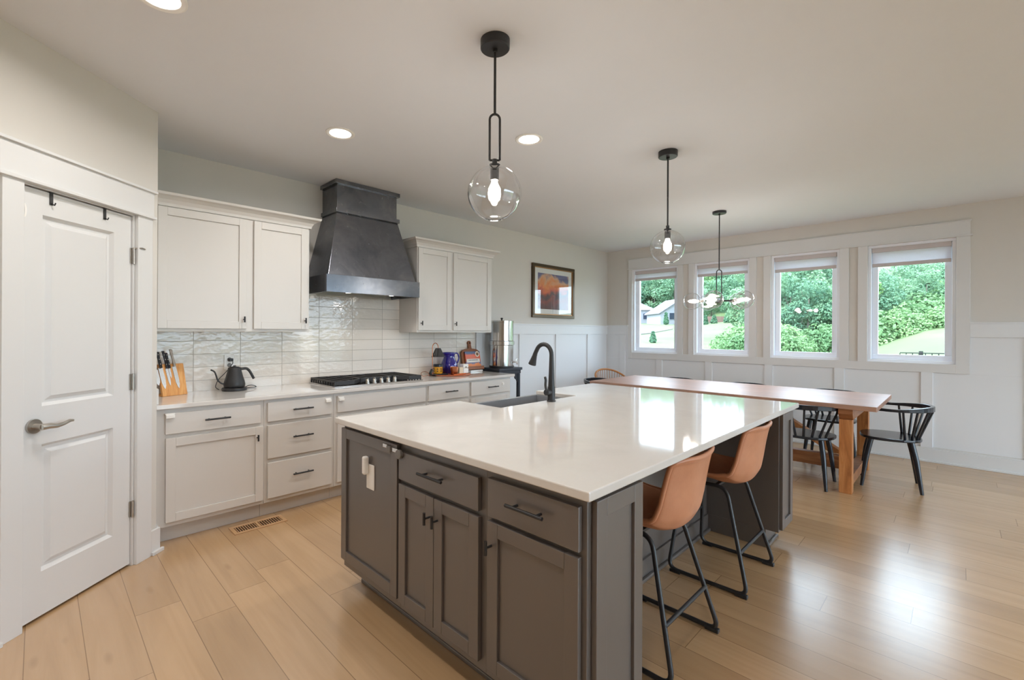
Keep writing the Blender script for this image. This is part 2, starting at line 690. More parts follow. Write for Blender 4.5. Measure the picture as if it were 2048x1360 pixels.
def fillet(pts, r, n=6, closed=False):
    P = [Vector(p) for p in pts]
    out = []
    m = len(P)
    for i in range(m):
        if not closed and i in (0, m - 1):
            out.append(P[i])
            continue
        a, b, c = P[(i - 1) % m], P[i], P[(i + 1) % m]
        d0, d1 = (a - b), (c - b)
        k = min(r, d0.length * 0.45, d1.length * 0.45)
        p0, p1 = b + d0.normalized() * k, b + d1.normalized() * k
        for j in range(n + 1):
            t = j / n
            out.append(p0 * (1 - t) ** 2 + b * 2 * t * (1 - t) + p1 * t * t)
    return out


# ================================================================== SETTING
YK, XW, ZC = 4.147, 6.9665, 2.737
XR = -3.6        # wall behind the camera
YR = -4.2        # wall on the right, out of the frame
T = R(45) - 0.0766
DD = -2.284
CT, ST = math.cos(T), math.sin(T)
NRM = Vector((ST, -CT, 0))
U = Vector((CT, ST, 0))
O0 = Vector((DD * ST, -DD * CT, 0))
FD = frame(O0, U, NRM)     # pantry wall frame: (s, out of wall, z)
Scorner, Send = 2.662, 1.50
Pc = O0 + U * Scorner
Pe = O0 + U * Send

struct(MB().box(XR - .2, XW + .2, YR - .2, YK + .2, -.12, 0).build('floor', 'floor'), 'light oak plank floor')
struct(MB().box(XR - .2, XW + .2, YR - .2, YK + .2, ZC, ZC + .15).build('ceiling', 'ceil'), 'flat off-white ceiling')
# kitchen wall
struct(MB().box(XR - .15, XW + .15, YK, YK + .15, 0, ZC).build('wall_kitchen', 'wall'))
# pantry corner: short return, diagonal wall with the door opening, wall going back on the left
DO0, DO1, DOZ = 1.880, 2.497, 2.055
struct(MB().box(Pc.x - .10, Pc.x, Pc.y + .062, YK, 0, ZC).build('wall_pantry_return', 'wall'))
mb = MB(FD)
mb.box(Send, DO0, -.12, 0, 0, ZC)
mb.box(DO1, Scorner, -.12, 0, 0, ZC)
mb.box(DO0, DO1, -.12, 0, DOZ, ZC)
struct(mb.build('wall_pantry', 'wall'))
struct(MB().box(XR, Pe.x + .01, Pe.y, Pe.y + .12, 0, ZC).build('wall_left', 'wall'))
# window wall
WY = [(2.948, 3.682), (1.976, 2.704), (1.002, 1.722), (0.027, 0.742)]
WZ0, WZ1 = 1.060, 2.400
mb = MB()
ys = sorted(WY)
mb.box(XW, XW + .16, YR - .2, YK + .15, 0, WZ0)
mb.box(XW, XW + .16, YR - .2, YK + .15, WZ1, ZC)
edges = [YR - .2] + [e for p in ys for e in p] + [YK + .15]
for a, b in zip(edges[0::2], edges[1::2]):
    mb.box(XW, XW + .16, a, b, WZ0, WZ1)
struct(mb.build('wall_window', 'wall'))
# walls out of the frame, with an opening added to let daylight in
mb = MB()
mb.box(XR - .15, .9, YR - .15, YR, 0, ZC)
mb.box(.9, 6.6, YR - .15, YR, 2.5, ZC)
mb.box(6.6, XW + .15, YR - .15, YR, 0, ZC)
struct(mb.build('wall_right', 'wall'))
mb = MB()
mb.box(XR - .15, XR, YR, YK, 0, ZC)
struct(mb.build('wall_back', 'wall'))


def casement(n, mx, w, z0, z1, depth=.06, fw=.055, slider=False):
    """white vinyl unit set in an opening; local u along the wall, out = outwards"""
    mb = MB(mx)
    for a0, a1, c0, c1 in ((0, w, z0, z0 + .03), (0, w, z1 - .03, z1), (0, .03, z0 + .03, z1 - .03), (w - .03, w, z0 + .03, z1 - .03)):
        mb.box(a0, a1, .0, .13, c0, c1)
    f = struct(mb.build('window_%d' % n, 'vinyl', bev=.003))
    mb = MB(mx)
    a, b = .03, w - .03
    for a0, a1, c0, c1 in ((a, b, z0 + .03, z0 + .03 + fw), (a, b, z1 - .03 - fw, z1 - .03), (a, a + fw, z0 + .03 + fw, z1 - .03 - fw), (b - fw, b, z0 + .03 + fw, z1 - .03 - fw)):
        mb.box(a0, a1, depth, depth + .05, c0, c1)
    mb.build('sash', 'vinyl', f, bev=.004)
    MB(mx).box(a + fw - .004, b - fw + .004, depth + .02, depth + .026, z0 + .03 + fw - .004, z1 - .03 - fw + .004).build('pane', 'pane', f)
    return f


for i, (y0, y1) in enumerate(WY):
    casement(i + 1, frame((XW + .012, y1, 0), (0, -1, 0), (1, 0, 0)), y1 - y0, WZ0, WZ1)
for i in range(3):
    casement(5 + i, frame((.9 + i * 1.9, YR, 0), (1, 0, 0), (0, -1, 0)), 1.9, 0.0, 2.5)  # unseen windows added in the right wall to bring in daylight

# window casing: header with ledge, side boards, boards between the windows, apron
CF = frame((XW, 0, 0), (0, 1, 0), (-1, 0, 0))
mb = MB(CF)
mb.box(-.075, 3.748, 0, .022, 2.412, 2.562)
mb.box(-.090, 3.762, 0, .034, 2.400, 2.416)
mb.box(-.085, 3.758, 0, .028, 2.556, 2.568)
mb.box(-.075, .027, 0, .02, .965, 2.400)
mb.box(3.682, 3.748, 0, .02, .965, 2.400)
for (ylo, yhi) in ((2.704, 2.948), (1.722, 1.976), (.742, 1.002)):
    mid = (ylo + yhi) / 2
    mb.box(ylo, mid - .042, 0, .02, WZ0, 2.400)
    mb.box(mid + .042, yhi, 0, .02, WZ0, 2.400)
mb.box(.027, 3.682, 0, .02, .965, WZ0)
struct(mb.build('trim_1', 'trim', bev=.002), 'white casing round the row of four windows')

# wainscot on the window wall
mb = MB(CF)
mb.box(3.748, YK, 0, .022, 1.350, 1.490)
mb.box(3.748, YK, 0, .030, 1.486, 1.502)
mb.box(YR, -.075, 0, .022, 1.350, 1.490)
mb.box(YR, -.075, 0, .030, 1.486, 1.502)
mb.box(YR, YK, 0, .0045, .16, .966)
mb.box(YR, -.0755, 0, .0045, .966, 1.352)
mb.box(3.7485, YK, 0, .0045, .966, 1.352)
for y in (3.18, 2.448, 1.696, .953, .197):
    mb.box(y, y + .095, 0, .02, .155, .967)
mb.box(3.800, 3.895, 0, .02, .155, 1.352)
y = -.545
while y > YR:
    mb.box(y, y + .095, 0, .02, .155, 1.352)
    y -= .755
struct(mb.build('trim_2', 'wains', bev=.002), 'white board and batten under the windows')
mb = MB(CF)
mb.box(YR, YK, 0, .022, 0, .140)
mb.box(YR, YK, 0, .016, .140, .155)
mb.box(YR, YK, .022, .040, 0, .02)
struct(mb.build('baseboard_window_wall', 'trim', bev=.003))
# wainscot on the kitchen wall
KF = frame((0, YK, 0), (1, 0, 0), (0, -1, 0))
mb = MB(KF)
mb.box(3.90, XW - .02, 0, .022, 1.350, 1.482)
mb.box(3.90, XW - .02, 0, .030, 1.478, 1.494)
mb.box(3.90, XW - .02, 0, .0045, .14, 1.352)
for x in (3.90, 4.70, 5.515, 6.35):
    mb.box(x, x + .095, 0, .022, .14, 1.352)
struct(mb.build('trim_3', 'wains', bev=.002), 'white board and batten beside the kitchen counter')
mb = MB(KF)
mb.box(3.90, XW - .02, 0, .022, 0, .140)
mb.box(3.90, XW - .02, .022, .038, 0, .02)
struct(mb.build('baseboard_kitchen_wall', 'trim', bev=.003))

# pantry door casing
mb = MB(FD)
mb.box(1.790, DO0, 0, .02, 0, 2.058)
mb.box(DO1, 2.604, 0, .02, 0, 2.058)
mb.box(1.778, 2.612, 0, .022, 2.070, 2.216)
mb.box(1.770, 2.622, 0, .034, 2.056, 2.072)
mb.box(1.765, 2.627, 0, .036, 2.214, 2.228)
mb.box(DO0, DO0 + .006, -.12, .0, 0, DOZ)
mb.box(DO1 - .012, DO1, -.12, .0, 0, DOZ)
mb.box(DO0, DO1, -.12, .0, DOZ - .006, DOZ)
struct(mb.build('trim_4', 'trim', bev=.002), 'white casing round the pantry door')
mb = MB(FD)
mb.box(2.604, Scorner + .014, 0, .018, 0, .150)
mb.box(2.604, Scorner + .026, .018, .036, 0, .022)
mb.box(Send, 1.790, 0, .018, 0, .150)
mb.box(Send, 1.790, .018, .036, 0, .022)
struct(mb.build('baseboard_pantry', 'trim', bev=.003))
struct(MB().box(Pc.x, Pc.x + .014, Pc.y + .01, Pc.y + .10, 0, .15).build('baseboard_pantry_return', 'trim', bev=.003))

# pantry door: slab with two raised panels
d0, d1, dz0, dz1 = 1.888, 2.482, .014, 2.043
mb = MB(FD)
P1 = (1.986, 2.370, 1.014, 1.928)
P2 = (1.990, 2.374, .224, .832)
to, ti = -.012, -.030
us = [d0, P1[0], P1[1], d1]
mb.box(d0, P1[0], -.045, to, dz0, dz1)
mb.box(P1[1], d1, -.045, to, dz0, dz1)
mb.box(P1[0], P1[1], -.045, to, dz0, P2[2])
mb.box(P1[0], P1[1], -.045, to, P2[3], P1[2])
mb.box(P1[0], P1[1], -.045, to, P1[3], dz1)
for a0, a1, c0, c1 in (P1, (P1[0], P1[1], P2[2], P2[3])):
    def ring(i, o):
        return [(a0 + i, o, c0 + i), (a1 - i, o, c0 + i), (a1 - i, o, c1 - i), (a0 + i, o, c1 - i)]
    rings = [ring(0, to), ring(.014, ti), ring(.026, ti), ring(.046, to - .004)]
    vsx = [p for r in rings for p in r]
    fsx = [(k * 4 + j, k * 4 + (j + 1) % 4, k * 4 + 4 + (j + 1) % 4, k * 4 + 4 + j) for k in range(3) for j in range(4)] + [(12, 13, 14, 15)]
    mb.add(vsx, fsx)
door = struct(mb.build('door_1', 'trim', recalc=True), 'white two-panel pantry door')
hm = MB(FD)
hm.tube([(1.946, to, .926), (1.946, to + .012, .926)], .034, 24)
hm.tube([(1.946, to + .01, .926), (1.946, to + .052, .926)], .013, 12)
lever = [(1.940, to + .052, .924), (1.975, to + .056, .924), (2.01, to + .056, .918), (2.045, to + .054, .922), (2.075, to + .052, .930), (2.094, to + .05, .928)]
hm.tube(lever, [.015, .014, .011, .009, .008, .006], 12)
hm.build('lever_handle', 'nickel', door, smooth=True)
for z in (1.815, 1.078, .332):
    h = MB(FD)
    h.tube([(2.488, .001, z - .048), (2.488, .001, z + .048)], .0065, 10)
    h.box(2.474, 2.500, -.014, -.006, z - .045, z + .045)
    if z > 1.5:
        h.tube([(2.488, .005, z + .045), (2.52, .026, z + .05), (2.545, .022, z + .048)], .004, 8)
    h.build('hinge', 'nickel', door, smooth=True)
# over-the-door hooks
hook0 = thing('over_door_hook', 'black hook over the pantry door, nearer the handle side', 'hook', O0 + U * 2.025)
mb = MB(FD)
mb.box(2.016, 2.032, to + .001, to + .004, 1.985, 2.046)
mb.box(2.016, 2.032, -.055, to + .004, 2.044, 2.047)
mb.tube([(2.024, to + .004, 1.992), (2.024, to + .02, 1.984), (2.024, to + .026, 1.995)], .003, 8)
mb.build('hook_strap', 'black', hook0)
dup(hook0, O0 + U * 2.311, 0, 'black hook over the pantry door, nearer the hinge side')
tag(MB(FD).add([(1.899 + .012 * math.cos(a), o, 1.93 + .034 * math.sin(a)) for o in (to, to + .006) for a in [R(-75 + 15 * k) for k in range(11)]] +
               [(1.897 + .005 * math.cos(a), o, 1.93 + .030 * math.sin(a)) for o in (to, to + .006) for a in [R(-75 + 15 * k) for k in range(11)]],
               [(11 + k, 12 + k, 34 + k, 33 + k) for k in range(10)] + [(k, k + 1, 12 + k, 11 + k) for k in range(10)]).build('adhesive_hook', 'white_plastic'),
    'small white curved hook stuck high on the pantry door', 'hook')

# tiled backsplash
struct(MB().box(Pc.x, 3.885, YK - .010, YK, .905, 1.72).build('trim_5', 'tile'), 'glossy white stacked tile backsplash')

# ================================================================== KITCHEN RUN
CZ = .905


def shaker(mb, u0, u1, z0, z1, t0, t1, fw=.055, rec=.010):
    mb.box(u0, u0 + fw, t0, t1, z0, z1)
    mb.box(u1 - fw, u1, t0, t1, z0, z1)
    mb.box(u0 + fw, u1 - fw, t0, t1, z0, z0 + fw)
    mb.box(u0 + fw, u1 - fw, t0, t1, z1 - fw, z1)
    mb.box(u0 + fw, u1 - fw, t0, t1 - rec, z0 + fw, z1 - fw)


def bar_handle(mx, uc, z, o, L=.155, parent=None, mat='black'):
    mb = MB(mx)
    mb.tube([(uc - L / 2, o + .030, z), (uc + L / 2, o + .030, z)], .0062, 10)
    for d in (-L * .32, L * .32):
        mb.tube([(uc + d, o - .001, z), (uc + d, o + .030, z)], .0048, 8)
    return mb.build('handle', mat, parent, smooth=True)


def t_knob(mx, uc, z, o, parent, L=.045):
    mb = MB(mx)
    mb.tube([(uc, o + .030, z - L / 2), (uc, o + .030, z + L / 2)], .0062, 10)
    mb.tube([(uc, o - .001, z), (uc, o + .030, z)], .0045, 8)
    return mb.build('knob', 'black', parent, smooth=True)


# base cabinets: body front at Y 3.527, doors 20 mm proud
BF = frame((0, 3.527, 0), (1, 0, 0), (0, -1, 0))


def base_cab(name, label, x0, x1, fronts):
    t = thing(name, label, 'cabinet', ((x0 + x1) / 2, 3.83, 0), 0, 'white base cabinets')
    mb = MB(BF)
    mb.box(x0, x1, -.605, 0, .115, CZ - .03)
    mb.box(x0, x1, -.605, -.075, 0, .115)
    mb.build('cabinet_body', 'cab', t, bev=.001)
    for kind, a0, a1, c0, c1, hd in fronts:
        mb = MB(BF)
        if kind == 'door':
            shaker(mb, a0, a1, c0, c1, .0005, .020)
        else:
            mb.box(a0, a1, .0005, .020, c0, c1)
        o = mb.build('door' if kind == 'door' else ('front_panel' if kind == 'panel' else 'drawer'), 'cab', t, bev=.002)
        if hd == 'bar':
            bar_handle(BF, (a0 + a1) / 2 + .005, (c0 + c1) / 2 + (.005 if c1 - c0 < .2 else .02), .020, parent=o)
        elif hd == 'kr':
            t_knob(BF, a1 - .045, c1 - .075, .020, o)
    return t


base_cab('base_cabinet', 'white base cabinet beside the pantry with one drawer over a single door', Pc.x + .002, 1.192,
         [('drawer', .588, 1.168, .712, .845, 'bar'), ('door', .590, 1.187, .145, .685, 'kr')])
base_cab('base_cabinet', 'white base cabinet with a stack of three drawers above the floor vent', 1.194, 1.738,
         [('drawer', 1.216, 1.714, .712, .852, 'bar'), ('drawer', 1.217, 1.714, .440, .684, 'bar'), ('drawer', 1.218, 1.716, .147, .408, 'bar')])
base_cab('base_cabinet', 'wide white base cabinet under the gas cooktop', 1.740, 2.676,
         [('panel', 1.764, 2.658, .716, .850, None), ('door', 1.764, 2.208, .147, .684, None), ('door', 2.214, 2.658, .147, .684, None)])
base_cab('base_cabinet', 'white base cabinet right of the cooktop with a drawer below the blue pitcher', 2.678, 3.228,
         [('drawer', 2.694, 3.212, .713, .857, 'bar'), ('door', 2.694, 3.212, .147, .684, None)])
base_cab('base_cabinet', 'white base cabinet at the counter end beside the dark side table', 3.230, 3.862,
         [('drawer', 3.247, 3.838, .714, .854, 'bar'), ('door', 3.247, 3.838, .147, .684, None)])

ct = thing('worktop', 'long white quartz worktop along the tiled wall', 'worktop', (2.2, 3.8, CZ - .03))
MB().box(Pc.x + .001, 3.905, 3.492, YK - .011, CZ - .029, CZ).build('slab', 'quartz', ct, bev=.004)
MB().box(Pc.x + .001, Pc.x + .021, 3.53, YK - .012, CZ + .0005, CZ + .10).build('side_splash', 'quartz', ct, bev=.002)

# wall cabinets
UF = frame((0, 3.820, 0), (1, 0, 0), (0, -1, 0))


def crown(mb, x0, x1, ret):
    # stepped cove: profile in (out, z)
    prof = [(0, 2.243), (.012, 2.243), (.016, 2.262), (.030, 2.285), (.052, 2.302), (.072, 2.310), (.078, 2.326), (0, 2.326)]
    n = len(prof)
    lo = [(x0 - (o if ret[0] else 0), o, z) for o, z in prof]
    hi = [(x1 + (o if ret[1] else 0), o, z) for o, z in prof]
    mb.add(lo + hi, [tuple(range(n)), tuple(range(n, 2 * n))] + [(i, (i + 1) % n, n + (i + 1) % n, n + i) for i in range(n)])
    for side, x, s in ((ret[0], x0, -1), (ret[1], x1, 1)):
        if side:
            a = [(x + s * o, o, z) for o, z in prof]
            b = [(x + s * o, -.315, z) for o, z in prof]
            mb.add(a + b, [tuple(range(n)), tuple(range(n, 2 * n))] + [(i, (i + 1) % n, n + (i + 1) % n, n + i) for i in range(n)])


def wall_cab(label, x0, x1, doors, ret):
    t = thing('wall_cabinet', label, 'cabinet', ((x0 + x1) / 2, 3.98, 1.372), 0, 'white wall cabinets')
    MB(UF).box(x0, x1, -.315, 0, 1.372, 2.244).build('cabinet_body', 'cab', t, bev=.0015)
    mb = MB(UF)
    crown(mb, x0, x1, ret)
    mb.build('crown_moulding', 'cab', t)
    for a0, a1, hx in doors:
        mb = MB(UF)
        shaker(mb, a0, a1, 1.394, 2.236, .0005, .020)
        d = mb.build('door', 'cab', t, bev=.002)
        t_knob(UF, hx, 1.466, .020, d)


wall_cab('white two-door wall cabinet left of the dark range hood', Pc.x + .002, 1.655, [(.588, 1.158, 1.135), (1.210, 1.636, 1.610)], (0, 1))
wall_cab('white two-door wall cabinet right of the dark range hood', 2.775, 3.853, [(2.782, 3.216, 2.812), (3.252, 3.820, 3.268)], (1, 1))

# range hood
HX = 2.220
h = thing('range_hood', 'dark patinated metal range hood over the cooktop', 'range hood', (HX, 3.9, 1.69))
yw = YK - .002


def frustum(mb, x0, x1, yf, z0, X0, X1, YF, z1, yb=yw):
    mb.add([(x0, yf, z0), (x1, yf, z0), (x1, yb, z0), (x0, yb, z0), (X0, YF, z1), (X1, YF, z1), (X1, yb, z1), (X0, yb, z1)],
           [(0, 3, 2, 1), (4, 5, 6, 7), (0, 1, 5, 4), (1, 2, 6, 5), (2, 3, 7, 6), (3, 0, 4, 7)])


mb = MB()
frustum(mb, 1.920, 2.545, 3.848, 2.46, 1.920, 2.545, 3.848, 2.70)
mb.build('chimney', 'hood', h, bev=.002)
mb = MB()
frustum(mb, 1.897, 2.570, 3.826, 2.698, 1.897, 2.570, 3.826, ZC - .002)
mb.build('top_band', 'hood', h, bev=.002)
mb = MB()
frustum(mb, 1.905, 2.570, 3.828, 2.445, 1.905, 2.570, 3.828, 2.482)
mb.build('middle_band', 'hood', h, bev=.002)
mb = MB()
frustum(mb, 1.762, 2.668, 3.690, 1.85, 1.918, 2.555, 3.846, 2.446)
mb.build('tapered_canopy', 'hood', h, bev=.002)
mb = MB()
y0, y1, z0, z1 = 3.662, yw, 1.712, 1.862
mb.box(1.735, 2.692, y0, y0 + .018, z0, z1)
mb.box(1.735, 1.753, y0 + .018, y1, z0, z1)
mb.box(2.674, 2.692, y0 + .018, y1, z0, z1)
mb.box(1.753, 2.674, y0 + .018, y1, z0 + .035, z1)
mb.build('bottom_band', 'hood', h, bev=.002)
MB().box(1.80, 2.63, y0 + .06, y1 - .03, z0 + .022, z0 + .0345).build('liner', 'steel', h, bev=.002)
for x in (1.99, 2.44):
    MB().tube([(x, 3.76, z0 + .008), (x, 3.76, z0 + .0215)], .028, 20).build('hood_lamp', 'ledglow', h)
    lamp('SPOT', 'hood_light', (x, 3.76, z0 - .002), 7 * LAMP, (1, .94, .88), spot_size=R(120), spot_blend=.6, shadow_soft_size=.025)

# gas cooktop
ck = thing('gas_cooktop', 'steel gas cooktop with black iron grates set in the white worktop', 'cooktop', (2.245, 3.87, CZ))
mb = MB()
mb.box(1.787, 2.705, 3.612, 4.120, CZ + .0005, CZ + .010)
mb.build('steel_deck', 'steel', ck, bev=.004)
cells = [(1.797, 2.094), (2.100, 2.428), (2.434, 2.695)]
for k, (x0, x1) in enumerate(cells):
    mb = MB()
    yf = 3.630 if k != 1 else 3.745
    yb = 4.105
    zt, zb = CZ + .052, CZ + .014
    cl_, cr_ = (.10 if k == 2 else 0), (.10 if k == 0 else 0)      # cut corners beside the knobs
    mb.box(x0, x0 + .014, yf + cl_ * 1.1, yb, zt - .014, zt)
    mb.box(x1 - .014, x1, yf + cr_ * 1.1, yb, zt - .014, zt)
    mb.box(x0 + .014 + cl_, x1 - .014 - cr_, yf, yf + .014, zt - .034, zt)
    if cr_:
        mb.prism([(x1 - .014 - cr_, yf), (x1, yf + cr_ * 1.1), (x1, yf + cr_ * 1.1 + .016), (x1 - .014 - cr_, yf + .014)], zt - .034, zt, 2)
    if cl_:
        mb.prism([(x0 + .014 + cl_, yf), (x0, yf + cl_ * 1.1), (x0, yf + cl_ * 1.1 + .016), (x0 + .014 + cl_, yf + .014)], zt - .034, zt, 2)
    mb.box(x0 + .014, x1 - .014, yb - .014, yb, zt - .03, zt)
    for i in range(1, 4):
        x = x0 + (x1 - x0) * i / 4
        mb.box(x - .006, x + .006, yf + .014 + (.08 if (cr_ and i == 3) or (cl_ and i == 1) else 0), yb - .014, zt - .012, zt)
    for yy in (yf + .13, yf + .24, yf + .35):
        if yy < yb - .05:
            mb.box(x0 + .014, x1 - .014, yy - .005, yy + .005, zt - .024, zt - .012)
    # teeth at the ends
    for x in (x0, x1 - .014):
        n = 11
        for i in range(n):
            yy = yf + (yb - yf - .012) * i / (n - 1)
            if yy < yf + .11 and (cr_ and x > x0 or cl_ and x == x0):
                continue
            mb.box(x, x + .014, yy, yy + .012, zb - .004, zt - .014)
    mb.box(x0 + .014 + cl_, x1 - .014 - cr_, yf + .002, yf + .012, zb, zt - .034)
    mb.build('grate', 'castiron', ck, bev=.0015, seg=1)
for x, y in ((1.943, 3.76), (1.943, 4.0), (2.246, 3.90), (2.548, 3.76), (2.548, 4.0)):
    MB().lathe([(.048, .0102), (.048, .018), (.034, .022), (.034, .030), (.0, .032)], (x, y, CZ), 20, False).build('burner', 'castiron', ck, smooth=True)
for i in range(5):
    x = 2.126 + i * .072
    mb = MB()
    mb.lathe([(.020, .0102), (.020, .016), (.017, .018), (.016, .042), (.013, .046), (0, .046)], (x, 3.668, CZ), 18, False)
    mb.box(x - .004, x + .004, 3.653, 3.683, CZ + .040, CZ + .056)
    mb.build('control_knob', 'nickel', ck, smooth=True)

# knife block: slanted slab with knives held on its face
kb = thing('knife_block', 'light wood slanted magnetic knife block by the pantry wall', 'knife block', (.72, 3.97, CZ))
A, B = Vector((.642, 3.925, CZ)), Vector((.806, 3.985, CZ))
uk = (B - A).normalized()
ok = Vector((uk.y, -uk.x, 0))
tilt = R(14)
zk = Vector((0, 0, math.cos(tilt))) - ok * math.sin(tilt) * 1.0
wl = (B - A).length
KM = Matrix.Identity(4)
KM.col[0][:3], KM.col[1][:3], KM.col[2][:3], KM.col[3][:3] = uk, ok, zk, A
mb = MB(KM)
mb.box(0, wl, -.022, 0, .001, .235)
mb.build('board', 'blockwood', kb, bev=.002)
mb = MB()
pts = [A - ok * .028, B - ok * .028, B - ok * .115, A - ok * .115]
mb.add([tuple(p + Vector((0, 0, .001))) for p in pts] + [tuple(p + Vector((0, 0, .012))) for p in pts], [(0, 3, 2, 1), (4, 5, 6, 7), (0, 1, 5, 4), (1, 2, 6, 5), (2, 3, 7, 6), (3, 0, 4, 7)])
mb.build('foot', 'blockwood', kb)
KN = [(-.008, .085, .20, .034, .325, 'black', 'chef knife partly hidden by the pantry wall, leftmost on the block'),
      (.030, .055, .21, .030, .330, 'black', 'broad black-handled chef knife, second on the wood block'),
      (.070, .075, .205, .018, .335, 'black', 'narrow black-handled carving knife, middle of the wood block'),
      (.088, .13, .205, .013, .320, 'black', 'short black-handled paring knife beside the steel knife'),
      (.125, .050, .215, .028, .345, 'blade', 'steel-handled santoku knife, rightmost on the wood block')]
for x, zb0, zb1, wb, zt, hm_, lab in KN:
    kn = thing('kitchen_knife', lab, 'knife', tuple(KM @ Vector((x, .004, zb0))), 0, 'knives on the wood block')
    lean = -.10
    SK = KM @ Matrix.Translation((x, 0, 0)) @ Matrix(((1, 0, lean, 0), (0, 1, 0, 0), (0, 0, 1, 0), (0, 0, 0, 1)))
    mb = MB(SK)
    zl = zb1 - zb0
    poly = [(-wb / 2, zb1), (wb / 2, zb1), (wb / 2, zb0 + zl * .45), (wb * .36, zb0 + zl * .2), (0, zb0), (-wb * .25, zb0 + zl * .08), (-wb / 2, zb0 + zl * .3)]
    mb.prism(poly, .0005, .003, 1)
    mb.build('blade', 'blade', kn)
    mb = MB(SK)
    hw = max(.018, wb * .75) / 2
    mb.prism([(-hw * .8, zb1 + .0), (hw * .8, zb1), (hw, zb1 + .03), (hw * .75, zb1 + .07), (hw, zt), (-hw * .9, zt), (-hw * .7, zb1 + .06)], .0035, .016, 1)
    mb.build('handle', 'blackgloss' if hm_ == 'black' else 'steel', kn, bev=.003)
    if hm_ == 'black':
        for zz in (zb1 + .03, zb1 + .065, zb1 + .10):
            if zz < zt - .01:
                MB(SK).tube([(0, .015, zz), (0, .0172, zz)], .0035, 8).build('rivet', 'steel', kn)

# gooseneck kettle
kt = thing('electric_kettle', 'black gooseneck electric kettle on its base by the outlet', 'kettle', (1.135, 4.0, CZ))
c = (1.128, 3.995, CZ)
MB().lathe([(.088, .001), (.092, .006), (.092, .018), (.086, .024), (0, .025)], c, 32, False).build('power_base', 'black', kt, smooth=True)
MB().lathe([(.0, .0265), (.070, .0265), (.076, .034), (.078, .05), (.073, .075), (.062, .11), (.052, .15), (.047, .178), (.045, .182), (.0, .183)], c, 32, False).build('body', 'black', kt, smooth=True)
MB().lathe([(.0, .1835), (.036, .1835), (.036, .188), (.010, .191), (.010, .198), (.0, .199)], c, 24, False).build('lid', 'black', kt, smooth=True)
sp = [(c[0] - .06, c[1], CZ + .052), (c[0] - .095, c[1], CZ + .06), (c[0] - .122, c[1], CZ + .09), (c[0] - .130, c[1], CZ + .125), (c[0] - .142, c[1], CZ + .158), (c[0] - .168, c[1], CZ + .172)]
MB().tube(fillet(sp, .03), .006, 10).build('spout', 'black', kt, smooth=True)
hp = [(c[0] + .040, c[1], CZ + .168), (c[0] + .088, c[1], CZ + .172), (c[0] + .112, c[1], CZ + .150), (c[0] + .145, c[1], CZ + .085)]
MB().tube(fillet(hp, .03), .0105, 12).build('handle', 'black', kt, smooth=True)
cp = [(1.137, YK - .052, 1.142), (1.140, YK - .075, 1.12), (1.10, 4.10, 1.05), (1.03, 4.085, .985), (1.01, 4.075, .93), (1.035, 4.06, CZ + .006)]
MB().tube(fillet(cp, .05), .003, 8).build('power_cord', 'black', kt, smooth=True)
cp = [(1.20, 4.05, CZ + .006), (1.27, 4.06, CZ + .03), (1.33, 4.07, CZ + .006), (1.24, 4.06, CZ + .005)]
MB().tube(fillet(cp, .03), .003, 8).build('loose_cord', 'black', kt, smooth=True)
MB().box(1.120, 1.148, YK - .052, YK - .0185, 1.130, 1.154).build('plug', 'black', kt, bev=.003)
ot = thing('wall_outlet', 'white wall outlet behind the kettle', 'outlet', (1.127, YK - .011, 1.12))
MB().box(1.088, 1.168, YK - .0175, YK - .0105, 1.060, 1.182).build('cover_plate', 'white_plastic', ot, bev=.003)
for z in (1.098, 1.144):
    MB().tube([(1.128, YK - .0182, z), (1.128, YK - .0176, z)], .017, 16).build('socket', 'grey_plastic', ot)

# tray with lamp, candle, pitcher etc.
tray = tag(MB().lathe([(.0, .001), (.225, .001), (.235, .007), (.232, .012), (.222, .0075), (.0, .0065)], (3.285, 3.905, CZ), 44, False).build('round_tray', 'pinkwood', smooth=True),
           'round rosy wooden tray on the worktop right of the cooktop', 'tray')
TZ = CZ + .0076
lx, ly = 3.090, 3.905
lm = thing('candle_warmer_lamp', 'copper candle warmer lamp with a black pleated shade on the tray', 'lamp', (lx, ly, TZ))
MB().box(lx - .055, lx + .13, ly - .055, ly + .055, TZ + .0005, TZ + .014).build('base', 'darkbase', lm, bev=.006)
path = [(lx - .045, ly, TZ + .013), (lx - .045, ly, TZ + .30)] + [(lx - .045 + .038 * (1 - math.cos(a)), ly, TZ + .30 + .045 * math.sin(a)) for a in [pi * k / 8 for k in range(1, 9)]] + [(lx + .031, ly, TZ + .285)]
MB().tube(path, .0042, 10).build('arched_stem', 'copper', lm, smooth=True)
mb = MB()
n = 40
vs, fs = [], []
for rr, zz in ((.026, .288), (.068, .196)):
    for k in range(n):
        q = rr * (1 + (.045 if k % 2 else -.045))
        a = 2 * pi * k / n
        vs.append((lx + .031 + q * math.cos(a), ly + q * math.sin(a), TZ + zz))
fs = [(k, (k + 1) % n, n + (k + 1) % n, n + k) for k in range(n)] + [tuple(range(n))]
mb.add(vs, fs)
mb.build('shade', 'black', lm, solid=.002)
MB().tube([(lx - .04, ly - .01, TZ + .215), (lx - .02, ly - .012, TZ + .215)], .006, 8).build('dimmer_knob', 'black', lm)
MB().tube(fillet([(lx - .05, ly + .02, TZ + .008), (lx - .12, ly + .03, TZ + .05), (lx - .19, ly + .02, TZ + .03), (lx - .20, ly - .03, CZ + .006), (lx - .08, ly - .02, CZ + .02)], .06), .0028, 8).build('lamp_cord', 'copper', lm, smooth=True)
MB().tube([(lx - .115, ly - .05, TZ + .022), (lx - .075, ly - .03, TZ + .062)], .016, 12).build('cord_switch', 'black', lm, smooth=True)
cd = thing('jar_candle', 'amber jar candle under the black lamp shade', 'candle', (lx + .031, ly, TZ + .0145))
